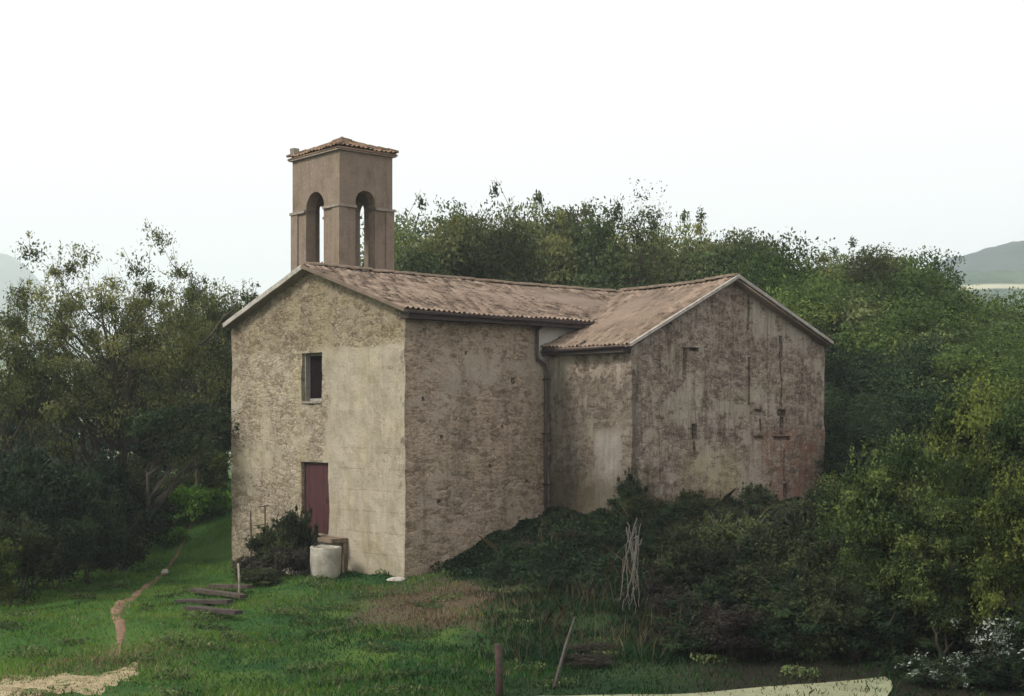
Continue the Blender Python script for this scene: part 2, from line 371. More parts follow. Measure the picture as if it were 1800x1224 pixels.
    if gable:
        rb = m.math('MULTIPLY', m.step(x, 10.8, 12.0), m.math('SUBTRACT', 1.0, m.step(z, 4.1, 4.5)))
        rb = m.math('MULTIPLY', rb, m.ramp(mid, [(.42, 0.), (.6, 1.)])); col = m.mix(m.math('MULTIPLY', rb, .75), col, (.20, .085, .055))
        yl = m.math('MULTIPLY', m.math('MULTIPLY', m.step(x, 7.2, 8.4), m.math('SUBTRACT', 1.0, m.step(x, 10.0, 11.2))), m.math('SUBTRACT', 1.0, m.step(z, 3.0, 4.3)))
        col = m.mix(m.math('MULTIPLY', m.math('MULTIPLY', yl, m.ramp(mid, [(.36, 0.), (.6, 1.)])), .6), col, (.42, .35, .20))
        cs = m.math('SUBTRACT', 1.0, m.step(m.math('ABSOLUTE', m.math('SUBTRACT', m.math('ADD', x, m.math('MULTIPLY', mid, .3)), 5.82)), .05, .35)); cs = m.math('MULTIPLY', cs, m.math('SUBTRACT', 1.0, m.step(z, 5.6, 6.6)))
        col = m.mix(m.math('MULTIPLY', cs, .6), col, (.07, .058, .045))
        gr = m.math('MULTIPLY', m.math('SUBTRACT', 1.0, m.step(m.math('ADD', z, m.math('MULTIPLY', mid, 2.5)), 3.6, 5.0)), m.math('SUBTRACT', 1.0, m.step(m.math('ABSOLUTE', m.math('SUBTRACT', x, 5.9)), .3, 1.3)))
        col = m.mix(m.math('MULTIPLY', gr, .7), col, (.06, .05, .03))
    if nave: col = m.mix(m.math('MULTIPLY', white_, .7), col, (.50, .48, .46))
    # grime at the foot
    ft = m.math('SUBTRACT', 1.0, m.step(m.math('ADD', z, m.math('MULTIPLY', mid, 1.2)), .4, 1.4)); col = m.mix(m.math('MULTIPLY', ft, .22), col, (.10, .085, .05))
    h = m.math('ADD', m.math('MULTIPLY', m.ramp(vd, [(0, 0.), (.16, 1.)]), .35), m.math('MULTIPLY', nh, 1.3))
    h = m.math('ADD', h, m.math('MULTIPLY', rnd, .3))
    h = m.math('MULTIPLY', h, m.math('SUBTRACT', 1.0, m.math('MULTIPLY', plm, .8)))
    h = m.math('ADD', h, m.math('MULTIPLY', fine, .45)); h = m.math('ADD', h, m.math('MULTIPLY', plm, .45))
    return m.done(m.bsdf(col, .95, m.bump(h, .62, .045), .05))
M_front = wall_material('front_render', (.16, .127, .090), (.375, .322, .24), (.365, .32, .245), .0, facade=True)
M_side = wall_material('side_rubble', (.180, .132, .094), (.43, .335, .25), (.41, .34, .27), .03, nave=True)
M_gable = wall_material('transept_rubble', (.13, .10, .080), (.33, .265, .21), (.40, .35, .285), .04, gable=True)
M_tower = wall_material('tower_render', (.115, .083, .066), (.25, .19, .150), (.235, .18, .142), .30, gable=False)
def tile_mat(name, c1, c2, c3):
    m = NM(name); v = m.coord()
    a = m.n('Attribute'); a.attribute_name = 'tint'; n = m.noise(v, 1.1, 6, .7); n2 = m.noise(v, 14, 5, .7)
    t = m.math('ADD', m.math('MULTIPLY', a.outputs['Fac'], .32), m.math('MULTIPLY', n, .72))
    col = m.ramp(t, [(.25, c1), (.5, c2), (.8, c3)])
    li = m.ramp(m.noise(v, 5, 5, .7), [(.55, 0.), (.68, 1.)]); col = m.mix(m.math('MULTIPLY', li, .45), col, (.20, .19, .14))
    col = m.mix(.35, col, m.ramp(n2, [(.3, .25), (.7, .8)]), 'OVERLAY')
    return m.done(m.bsdf(col, .9, m.bump(n2, .5, .012), .15))
M_tile = tile_mat('clay_tiles', (.105, .078, .058), (.195, .142, .107), (.29, .218, .168))
M_tileO = tile_mat('tower_tiles', (.12, .08, .055), (.20, .125, .08), (.27, .18, .12))
M_mortar = simple_mat('verge_mortar', (.26, .235, .20), (.42, .39, .345), 5, .9, .5, .02)
M_cornice = simple_mat('tower_stone', (.17, .145, .12), (.27, .23, .19), 6, .9, .5, .02)
M_wood = simple_mat('maroon_planks', (.040, .014, .015), (.072, .025, .026), 3, .7, .4, .01, (9, 9, .7))
M_frame = simple_mat('grey_frame', (.20, .185, .16), (.29, .27, .24), 8, .8, .3, .01)
M_dark = simple_mat('dark_timber', (.035, .026, .024), (.06, .045, .04), 5, .8, .3, .01)
M_pipe = simple_mat('brown_pipe', (.045, .032, .035), (.085, .062, .065), 7, .55, .2, .01, spec=.4)
M_step = simple_mat('mossy_brown_stone', (.12, .085, .06), (.22, .17, .12), 5, .95, .8, .03)
M_white = simple_mat('whitewash', (.20, .18, .145), (.38, .35, .295), 2.4, .85, .5, .02)
M_rust = simple_mat('rusty_iron', (.025, .017, .015), (.055, .032, .027), 12, .8, .4, .006)
M_bark = simple_mat('bark', (.035, .028, .022), (.085, .068, .052), 7, .95, .9, .02, (1, 1, .3))
M_drywood = simple_mat('dry_wood', (.16, .13, .10), (.34, .30, .25), 9, .9, .5, .01)
M_vine = simple_mat('dead_vine', (.04, .034, .03), (.085, .074, .064), 9, .9, .5, .01)
M_stone = simple_mat('pale_stone', (.22, .20, .17), (.40, .37, .33), 9, .9, .5, .01)

# ------------------------------------------------------------------ church
church = empty('church', (P0[0], P0[1], 0), ANG)
tag(church, 'old stone church with pale front, tiled roofs and square bell tower', 'church')
NE, NR = 7.78, 9.36           # nave wall top, ridge of wall
def roughen(o, size=.3, amp=.02, seed=0):
    """small real unevenness of old walls"""
    me = o.data; bm = bmesh.new(); bm.from_mesh(me)
    for ax in range(3):
        co = [v.co[ax] for v in bm.verts]; lo, hi = min(co), max(co); k = math.ceil(lo/size)*size
        while k < hi:
            p = Vector((0, 0, 0)); p[ax] = k+.0013; n = Vector((0, 0, 0)); n[ax] = 1
            bmesh.ops.bisect_plane(bm, geom=bm.verts[:]+bm.edges[:]+bm.faces[:], plane_co=p, plane_no=n); k += size
    for v in bm.verts:
        c = v.co; q = Vector((c.x*1.3+seed, c.y*1.3, c.z*1.3))
        d = noise.noise_vector(q)*amp*1.4+noise.noise_vector(q*3.3)*amp*.8; d.z = 0
        v.co += d
    bm.to_mesh(me); bm.free(); me.update()
bm = bmesh.new(); add_prism(bm, [(0, 0, -2), (0, 10, -2), (0, 10, NE), (0, 5, NR), (0, 0, NE)], (15, 0, 0))
nave = bm_obj('nave_wall', bm, M_front, church)
bm = bmesh.new()
add_box(bm, -.5, .9, 4.34, 5.55, 5.24, 6.76)        # window
add_box(bm, -.5, .22, 3.98, 5.55, 1.08, 3.32)       # door recess
for (s, z, w, h) in ((4.0, 5.75, .14, .2), (1.3, 4.1, .12, .1), (3.1, 3.2, .13, .1), (4.6, 2.7, .12, .1), (2.2, 6.6, .1, .1), (1.2, 2.2, .12, .12), (3.6, 4.4, .1, .1), (.6, 5.2, .1, .12)):
    add_box(bm, s, s+w, -.3, .25, z, z+h)           # putlog holes in the side wall
cut(nave, bm); roughen(nave, .26, .034, 1)
nave.data.materials.append(M_side); nave.data.materials.append(M_dark)
for p in nave.data.polygons:
    if p.normal.y < -.5 or p.normal.y > .5 or p.center.x > .95: p.material_index = 1
    if .02 < p.center.x < .95 and 4.4 < p.center.y < 5.5 and 5.3 < p.center.z < 6.7: p.material_index = 2
    if 4.3 < p.center.y < 5.6 and 5.2 < p.center.z < 6.8 and .03 < p.center.x < .95: p.material_index = 0 if p.center.x < .3 else 2  # pocket behind the frame coloured dark as unlit interior
# transept
TX0, TX1, TRX = 5.6, 14.9, 10.07
bm = bmesh.new(); add_prism(bm, [(TX0, -3.61, -1), (TX1, -3.61, -1), (TX1, -3.61, 7.12), (TRX, -3.61, 9.0), (TX0, -3.61, 6.78)], (0, 3.8, 0))
tran = bm_obj('transept_wall', bm, M_gable, church)
bm = bmesh.new()
def slot(cx, cz, w, h, d=.14): add_box(bm, cx-w/2, cx+w/2, -3.9, -3.61+d, cz-h/2, cz+h/2)
def gx(px): return ((px-900)/F*40-( -3.08+SA*3.61)-(px-900)/F*(CA*3.61))/(CA-(px-900)/F*SA)  # photo x -> position along gable
def gz(px, py):
    s = gx(px); dep = 40+SA*s-CA*3.61; return CAMZ+(740-py)/F*dep
def pslot(x0, y0, x1, y1, d=.14):
    a, b = gx(x0), gx(x1); add_box(bm, a, b, -3.9, -3.61+d, gz((x0+x1)/2, y1), gz((x0+x1)/2, y0))
pslot(1201, 611, 1208, 660, .2); pslot(1208.6, 611, 1227, 618, .2)
pslot(1369, 590, 1376, 630, .2); pslot(1371, 636, 1374, 716, .05)
pslot(1312.5, 518, 1317, 580, .1); pslot(1314, 628, 1318.5, 712, .1)
pslot(1215, 745, 1225, 772, .2); pslot(1218, 776, 1222, 800, .07)
pslot(1366, 720, 1380, 731, .2); pslot(1370, 733, 1377, 764, .14); pslot(1360, 767, 1388, 774, .16)
pslot(1324, 766, 1342, 773, .14); pslot(1327, 719, 1338, 725, .14); pslot(1334, 736, 1337, 758, .08)
pslot(1376, 790, 1379, 846, .05); pslot(1376, 850, 1384, 892, .18); pslot(1170, 566, 1182, 571, .12)
cut(tran, bm); roughen(tran, .26, .034, 5)
# raised back verge of the transept above the nave roof
bm = bmesh.new(); add_prism(bm, [(7.3, .0, 7.3), (7.3, .0, 7.72), (10.07, .85, 8.93), (14.9, .1, 7.0), (14.9, 0, 6.5)], (0, .12, 0))
bm_obj('gable_wall', bm, M_gable, church)

def tiles(name, A, B, C, D, n, m, mat, parent, seed=0, r=.055, sag=0.05, sub=6):
    """A-B eave, D-C ridge (A under D). n columns of clay tiles, m courses; real corrugation with per-tile jitter"""
    rng = np.random.default_rng(seed); A, B, C, D = map(lambda p: np.array(p, float), (A, B, C, D))
    nrm = np.cross(B-A, D-A); nrm /= np.linalg.norm(nrm)
    if nrm[2] < 0: nrm = -nrm
    nu = n*sub+1; U = np.linspace(0, 1, nu); W = []; lift = []
    for k in range(m): W += [k/m, (k+.98)/m]; lift += [.03, .0]
    W = np.array(W); lift = np.array(lift)
    ph = (U*n) % 1.0; col = np.minimum((U*n).astype(int), n-1)
    prof = np.where(ph < .58, np.sin(np.pi*ph/.58)*1.0, -.42*np.sin(np.pi*(ph-.58)/.42))
    jit = rng.normal(0, .008, (m, n)); tj = rng.random((m, n)); shift = rng.normal(0, .05/m, (m, n))
    V = []
    for i, w in enumerate(W):
        k = i//2; ww = w+shift[k][col]*(1 if 0 < i < len(W)-1 else .5)
        ww = np.clip(ww, -.02, 1)
        P = (A[None]*(1-U[:, None])+B[None]*U[:, None])*(1-ww[:, None])+(D[None]*(1-U[:, None])+C[None]*U[:, None])*ww[:, None]
        wob = np.array([noise.noise(Vector((u*7+seed, w*2.5, 1.7)))*.05-math.sin(math.pi*w)*sag*.6-math.sin(math.pi*u)*sag for u in U])
        P = P+nrm[None]*(prof*r+lift[i]+jit[k][col]+wob)[:, None]; V.append(P)
    V = np.concatenate(V); idx = np.arange(len(W)*nu).reshape(len(W), nu)
    q = np.stack([idx[:-1, :-1], idx[:-1, 1:], idx[1:, 1:], idx[1:, :-1]], -1).reshape(-1, 4)
    tint = np.concatenate([np.repeat(tj[min((i+1)//2, m-1)] if i % 2 == 0 else tj[i//2], sub) for i in range(len(W)-1)])
    # underside slab
    base = len(V); th = .10
    slab = [A-nrm*.03, B-nrm*.03, C-nrm*.03, D-nrm*.03, A-nrm*th, B-nrm*th, C-nrm*th, D-nrm*th]
    V = np.concatenate([V, np.array(slab)]); sf = np.array([[0,3,2,1],[4,5,6,7],[0,1,5,4],[1,2,6,5],[2,3,7,6],[3,0,4,7]])+base
    q = np.concatenate([q, sf]); tint = np.concatenate([tint, np.full(6, .3)])
    return np_mesh(name, V, q, mat, tint=tint, parent=parent)
nroof = tiles('roof', (-.28, -.42, 7.80), (15.2, -.42, 7.80), (15.2, 5, 9.48), (-.28, 5, 9.50), 82, 15, M_tile, church, 1, r=.042)
tiles('roof', (15.2, 10.02, 7.88), (-.28, 10.02, 7.88), (-.28, 5, 9.50), (15.2, 5, 9.48), 82, 15, M_tile, church, 2, r=.042)
troof = tiles('roof', (5.28, .02, 6.90), (5.28, -3.86, 6.86), (TRX, -3.86, 9.14), (TRX, 1.15, 9.02), 22, 13, M_tile, church, 3, r=.042, sag=.04)
tiles('roof', (14.9, -3.86, 7.22), (14.9, .4, 7.22), (TRX, 1.15, 9.02), (TRX, -3.86, 9.14), 22, 13, M_tile, church, 4, r=.042, sag=.04)
def ridge_tiles(name, a, b, n, mat, parent, r=.13):
    a, b = Vector(a), Vector(b); bm = bmesh.new(); rng = random.Random(n)
    d = (b-a).normalized(); u = d.cross(Vector((0, 0, 1))).normalized(); w = u.cross(d)
    for k in range(n):
        p = a.lerp(b, k/n); q = a.lerp(b, (k+1.12)/n); j = Vector((0, 0, rng.uniform(-.012, .018)-math.sin(math.pi*k/n)*.05))
        rr = []
        for c, rad in ((p+j, r), (q+j+Vector((0, 0, .02)), r*.82)):
            rr.append([bm.verts.new(c+u*(rad*math.cos(t*math.pi/6))+w*(rad*.8*math.sin(t*math.pi/6))) for t in range(7)])
        for t in range(6): bm.faces.new([rr[0][t], rr[0][t+1], rr[1][t+1], rr[1][t]])
        bm.faces.new(rr[0])
    return bm_obj(name, bm, mat, parent, True)
ridge_tiles('ridge_tiles', (-.3, 5, 9.52), (15.2, 5, 9.50), 36, M_tile, church)
ridge_tiles('ridge_tiles', (TRX, -3.9, 9.16), (TRX, 1.2, 9.05), 12, M_tile, church)
def bar(name, a, b, w, h, mat, parent, up=Vector((0, 0, 1)), out_=None, n=10, amp=.01, seed=0):
    """a slightly crooked rectangular bar from a to b"""
    a, b = Vector(a), Vector(b); d = (b-a).normalized(); s_ = (out_ or d.cross(up)).normalized(); t_ = s_.cross(d).normalized()
    if t_.z < 0: t_ = -t_
    bm = bmesh.new(); rings = []
    for i in range(n+1):
        p = a.lerp(b, i/n); e = noise.noise_vector(Vector((i*1.3, seed*3.1, 0)))*amp
        rings.append([bm.verts.new(p+e+s_*x_+t_*y_) for x_, y_ in ((-w/2, -h/2), (w/2, -h/2), (w/2, h/2), (-w/2, h/2))])
    for r0, r1 in zip(rings, rings[1:]):
        for k in range(4): bm.faces.new([r0[k], r0[(k+1)%4], r1[(k+1)%4], r1[k]])
    bm.faces.new(rings[0][::-1]); bm.faces.new(rings[-1]); return bm_obj(name, bm, mat, parent)
ox = Vector((1, 0, 0)); oy = Vector((0, 1, 0))
bar('verge', (-.31, 10.0, 7.87), (-.31, 5.0, 9.46), .07, .15, M_mortar, church, out_=ox, seed=1)
bar('verge', (-.33, 5.0, 9.46), (-.33, -.45, 7.78), .08, .10, M_tile, church, out_=ox, seed=2)
bar('verge', (5.24, -3.92, 6.84), (TRX, -3.92, 9.16), .07, .09, M_mortar, church, out_=oy, seed=3)
bar('verge', (TRX, -3.92, 9.16), (14.95, -3.92, 7.24), .07, .10, M_mortar, church, out_=oy, seed=4)
bar('eaves_board', (-.2, -.24, 7.66), (7.4, -.24, 7.66), .38, .22, M_dark, church, out_=oy, seed=5)  # dark board made large to paint in the shade under the eaves
bar('eaves_board', (5.42, -3.6, 6.72), (5.42, -.02, 6.75), .28, .18, M_dark, church, out_=ox, seed=6)
bar('verge', (15.05, -3.6, 7.02), (15.05, -.05, 7.02), .2, .1, M_dark, church, out_=ox, seed=8)
def gutter(a, b, r):
    bm = bmesh.new(); a, b = Vector(a), Vector(b); d = (b-a).normalized(); u = d.cross(Vector((0, 0, 1))).normalized(); R_ = []
    for i in range(9):
        p = a.lerp(b, i/8)+noise.noise_vector(Vector((i*.9, r, 2)))*.012
        R_.append([bm.verts.new(p+u*(q*math.cos(t*math.pi/6))-Vector((0, 0, q*math.sin(t*math.pi/6)))) for q in (r,) for t in range(7)]+[bm.verts.new(p+u*(q*math.cos(t*math.pi/6))-Vector((0, 0, q*math.sin(t*math.pi/6)))) for q in (r*.85,) for t in range(6, -1, -1)])
    for x_, y_ in zip(R_, R_[1:]):
        for k in range(14): bm.faces.new([x_[k], x_[(k+1)%14], y_[(k+1)%14], y_[k]])
    return bm_obj('gutter', bm, M_pipe, church)
gutter((-.2, -.47, 7.74), (7.15, -.47, 7.72), .07)
gutter((5.22, -3.75, 6.82), (5.22, -.05, 6.80), .06)
bm = bmesh.new(); add_tube(bm, [(5.02, -.45, 7.68), (5.02, -.3, 7.55), (5.02, -.1, 7.45), (5.02, -.09, 6.7), (5.06, -.09, 6.52), (5.34, -.09, 6.36), (5.38, -.1, 6.2), (5.39, -.09, 4), (5.38, -.1, 1.4)], .055, 8)
pipe = bm_obj('drainpipe', bm, M_pipe, church, True)
for z in (5.9, 4.2, 2.6): bm = bmesh.new(); add_box(bm, 5.31, 5.47, -.165, .02, z, z+.04); bm_obj('bracket', bm, M_rust, pipe)
# window
wf = bm_obj('window', (lambda b: (add_box(b, .26, .32, 4.34, 4.42, 5.24, 6.76), add_box(b, .26, .32, 5.47, 5.55, 5.24, 6.76), add_box(b, .26, .32, 4.42, 5.47, 5.24, 5.33), add_box(b, .26, .32, 4.42, 5.47, 6.68, 6.76), b)[-1])(bmesh.new()), M_frame, church)
gm = NM('unlit_interior'); M_unlit = gm.done(gm.bsdf((.012, .007, .008), .9, None, .02))
bm = bmesh.new(); add_box(bm, .285, .295, 4.42, 5.47, 5.33, 6.68); bm_obj('unlit_sheet', bm, M_unlit, wf)  # matt dark sheet in the opening, painting the unlit interior
bm = bmesh.new(); add_box(bm, -.04, .25, 4.36, 5.53, 5.17, 5.236); bm_obj('sill', bm, M_cornice, wf)
bm = bmesh.new(); add_box(bm, .12, .25, 5.49, 5.547, 5.245, 6.75); bm_obj('reveal', bm, M_frame, wf)
# door
bm = bmesh.new()
for k in range(7):
    y0 = 4.04+k*.208; add_box(bm, .13+.004*(k % 2), .18, y0, y0+.202, 1.10, 3.26)
door = bm_obj('door', bm, M_wood, church)
bm = bmesh.new(); add_box(bm, .10, .2, 3.982, 4.036, 1.09, 3.318); add_box(bm, .10, .2, 5.498, 5.548, 1.09, 3.318); add_box(bm, .10, .2, 4.036, 5.498, 3.264, 3.318)
bm_obj('door_frame', bm, M_dark, door)
bm = bmesh.new(); add_tube(bm, [(.10, 4.22, 2.05), (.075, 4.22, 2.08), (.075, 4.22, 2.2), (.10, 4.22, 2.23)], .012, 6); bm_obj('handle', bm, M_rust, door)
# landing and steps
def stone_block(bm, x0, x1, y0, y1, z0, z1, seed, amp=.03, n=5):
    base = len(bm.verts); add_box(bm, x0, x1, y0, y1, z0, z1)
bm = bmesh.new(); add_box(bm, -.5, -.012, 3.09, 5.9, -1, .93)
st = bm_obj('landing', bm, M_white, church); roughen(st, .22, .02, 4)
bm = bmesh.new(); add_box(bm, -.60, -.012, 2.90, 5.95, .934, 1.06); add_box(bm, -.15, -.012, 2.93, 3.085, -.6, .9335)
cp = bm_obj('capping', bm, M_step, st); roughen(cp, .2, .02, 4)
bm = bmesh.new()
for k in range(5): add_box(bm, -.85, -.014, 5.96+k*.34, 6.29+k*.34, -1.4, .80-k*.24)
st = bm_obj('steps', bm, M_step, church); roughen(st, .2, .02, 6)
# ---- bell tower
bx0, bx1, by0, by1 = 4.4, 6.76, 10.0, 13.2
bm = bmesh.new(); add_box(bm, bx0, bx1, by0, by1, -2, 14.5); tower = bm_obj('bell_tower', bm, M_tower, church)
def arch(bm, axis_, c0, c1, zb, spring, lo, hi):
    n = 12; r = (c1-c0)/2; c = (c0+c1)/2
    prof = [(c0, zb), (c1, zb)]+[(c+r*math.cos(math.pi*k/n), spring+r*math.sin(math.pi*k/n)) for k in range(n+1)]
    if axis_ == 'x': add_prism(bm, [(lo, a, z) for a, z in prof], (hi-lo, 0, 0))
    else: add_prism(bm, [(a, lo, z) for a, z in prof], (0, hi-lo, 0))
def belfry_cut(o, chamber=True):
    for ax, c0, c1, zb, sp, lo, hi in (('x', 11.01, 12.25, 10.2, 12.52, 3.5, 5.2), ('x', 11.25, 12.12, 10.205, 12.55, 5.9, 7.6), ('y', 5.10, 5.98, 10.21, 12.66, 9.2, 11.2), ('y', 5.33, 5.80, 10.215, 12.7, 12.2, 14.1)):
        b = bmesh.new(); arch(b, ax, c0, c1, zb, sp, lo, hi); cut(o, b)
    if chamber:
        b = bmesh.new(); add_box(b, bx0+.42, bx1-.42, by0+.45, by1-.45, 10.22, 13.6); cut(o, b)
belfry_cut(tower); 
def band(name, z0, z1, p, mat, cuts=True):
    b = bmesh.new(); add_box(b, bx0-p, bx1+p, by0-p, by1+p, z0, z1); o = bm_obj(name, b, mat, tower)
    if cuts: belfry_cut(o)
    return o
band('impost_band', 12.42, 12.52, .09, M_cornice)
band('base_ledge', 10.02, 10.16, .13, M_cornice, False)
for (a, b) in ((bx0-.05, bx0+.32), (bx1-.32, bx1+.05)):
    for (c, d) in ((by0-.05, by0+.42), (by1-.42, by1+.05)): bm = bmesh.new(); add_box(bm, a, b, c, d, 10.17, 12.415); bm_obj('pilaster', bm, M_tower, tower)
b = bmesh.new(); add_box(b, bx0-.11, bx1+.11, by0-.11, by1+.11, 14.472, 14.57); bm_obj('cornice', b, M_cornice, tower)
e = .15; ez = 14.60; ap = (5.58, 11.6, 15.22); c_ = [(bx0-e, by0-e, ez), (bx1+e, by0-e, ez), (bx1+e, by1+e, ez), (bx0-e, by1+e, ez)]
bmr = None
for k in range(4):
    a, b = c_[k], c_[(k+1) % 4]
    tl = Vector(ap)+(Vector(a)-Vector(b)).normalized()*.02; tr = Vector(ap)-(Vector(a)-Vector(b)).normalized()*.02
    tiles('roof', a, b, tr, tl, 13 if k % 2 == 0 else 17, 5, M_tileO, tower, 20+k, r=.04, sag=.0)
for k in range(4): ridge_tiles('hip_tiles', Vector(c_[k])+Vector((0, 0, .04)), Vector(ap)+Vector((0, 0, .05)), 6, M_tileO, tower, .10)
bm = bmesh.new(); add_box(bm, bx0-.12, bx0+.12, by1-.28, by1-.02, 14.66, 14.95); o = bm_obj('finial_stub', bm, M_cornice, tower); roughen(o, .1, .03, 3)

# ------------------------------------------------------------------ foliage
def leaf_mat(name, dark, mid, light, transl=.25, spec=.06):
    m = NM(name); a = m.n('Attribute'); a.attribute_name = 'tint'; oi = m.n('ObjectInfo')
    t = m.math('ADD', m.math('MULTIPLY', m.math('SUBTRACT', oi.outputs['Random'], .45), .32), m.math('MULTIPLY', a.outputs['Fac'], .95))
    dark = tuple(c*.6 for c in dark); mid = tuple(c*.9 for c in mid)
    col = m.ramp(t, [(.05, dark), (.5, mid), (.9, light)])
    p = m.bsdf(col, .7, None, spec); tr = m.n('BsdfTranslucent'); m.L(m.mix(1.0, col, (1.3, 1.35, .8), 'MULTIPLY'), tr.inputs[0])
    mxs = m.n('MixShader'); mxs.inputs[0].default_value = transl; m.L(p, mxs.inputs[1]); m.L(tr.outputs[0], mxs.inputs[2])
    return m.done(mxs.outputs[0])
LF = {
 'scrub': leaf_mat('scrub_leaves', (.014, .024, .012), (.034, .052, .022), (.085, .105, .042)),
 'leafy': leaf_mat('leafy_green', (.012, .026, .012), (.040, .068, .024), (.135, .17, .05), .3),
 'loose': leaf_mat('loose_leaves', (.026, .042, .020), (.078, .098, .042), (.21, .21, .09), .4),
 'forest': leaf_mat('forest_leaves', (.028, .045, .022), (.066, .098, .040), (.17, .20, .08)),
 'bright': leaf_mat('bright_leaves', (.030, .058, .018), (.090, .140, .036), (.23, .28, .08)),
 'olive': leaf_mat('olive_leaves', (.030, .042, .022), (.076, .092, .042), (.20, .20, .085), .4),
 'yellow': leaf_mat('yellow_leaves', (.018, .034, .012), (.055, .082, .022), (.16, .18, .04)),
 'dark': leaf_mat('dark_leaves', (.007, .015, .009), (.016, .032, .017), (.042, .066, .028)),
 'bramble': leaf_mat('bramble_leaves', (.012, .018, .010), (.024, .036, .017), (.060, .072, .032)),
 'purple': leaf_mat('purplish_bramble_leaves', (.018, .014, .015), (.036, .030, .026), (.07, .062, .045)),
 'fern': leaf_mat('fern_leaves', (.055, .13, .02), (.10, .21, .03), (.17, .32, .05)),
 'silver': leaf_mat('silver_leaves', (.05, .07, .05), (.12, .15, .12), (.42, .45, .42), .15),
 'teal': leaf_mat('grey_green_leaves', (.04, .06, .045), (.09, .13, .10), (.22, .28, .24), .15),
}
def rand_unit(rng, n):
    v = rng.normal(size=(n, 3)); return v/np.linalg.norm(v, axis=1, keepdims=True)
def leaves(rng, C, Rr, per, size, aspect=.5, up=0.0, shell=.5, flat=1.0):
    """C clump centres, Rr clump radii (n,3); returns V, Q, tint"""
    n = len(C); N = n*per; ci = np.repeat(np.arange(n), per)
    d = rand_unit(rng, N); r = shell+(1-shell)*rng.random(N)**.8; r = np.where(rng.random(N) < .25, rng.random(N), r)
    # uneven clump surface
    lob = 1+.28*np.sin(d[:, 0]*5+ci*1.7)*np.sin(d[:, 1]*5+ci*2.3)+.2*np.sin(d[:, 2]*9+ci)
    P = C[ci]+d*Rr[ci]*(r*lob)[:, None]
    a = rand_unit(rng, N)+np.array([0, 0, up]); a /= np.linalg.norm(a, axis=1, keepdims=True)
    nn = rand_unit(rng, N)*.75+d*1.5+np.array([0, 0, .35]); b = np.cross(nn, a); b /= (np.linalg.norm(b, axis=1, keepdims=True)+1e-6)
    L = size*(.6+.8*rng.random(N)); a = a*(L*.5)[:, None]; b = b*(L*.5*aspect)[:, None]
    V = np.stack([P-a, P+b, P+a, P-b], 1).reshape(-1, 3); Q = np.arange(N*4).reshape(N, 4)
    ct = rng.random(n); tint = np.clip(.72*ct[ci]+.36*rng.random(N)**1.5, 0, 1)
    return V, Q, tint
def tubes(paths, n=5):
    """paths = list of (pts(k,3), radii(k)) -> V, Q"""
    VV = []; QQ = []; base = 0; ang = np.arange(n)*2*np.pi/n
    for pts, rad in paths:
        k = len(pts); T = np.gradient(pts, axis=0); T /= (np.linalg.norm(T, axis=1, keepdims=True)+1e-9)
        ref = np.array([.31, .87, .23]); U = np.cross(T, ref); U /= (np.linalg.norm(U, axis=1, keepdims=True)+1e-9); W = np.cross(T, U)
        ring = pts[:, None]+(U[:, None]*np.cos(ang)[None, :, None]+W[:, None]*np.sin(ang)[None, :, None])*np.asarray(rad)[:, None, None]
        VV.append(ring.reshape(-1, 3)); idx = base+np.arange(k*n).reshape(k, n); nx = np.roll(idx, -1, 1)
        QQ.append(np.stack([idx[:-1], nx[:-1], nx[1:], idx[1:]], -1).reshape(-1, 4)); base += k*n
    return np.concatenate(VV), np.concatenate(QQ)
def curve(rng, a, b, k=7, bend=.15, wob=.05):
    t = np.linspace(0, 1, k)[:, None]; L = np.linalg.norm(b-a); mid = (a+b)/2+rng.normal(0, abs(bend)*L*.35, 3)+np.array([0, 0, -bend*L*.4])
    p = (1-t)**2*a+2*(1-t)*t*mid+t**2*b; w = rng.normal(0, wob*L*.12, p.shape); w[0] = 0; w[-1] = 0; return p+w
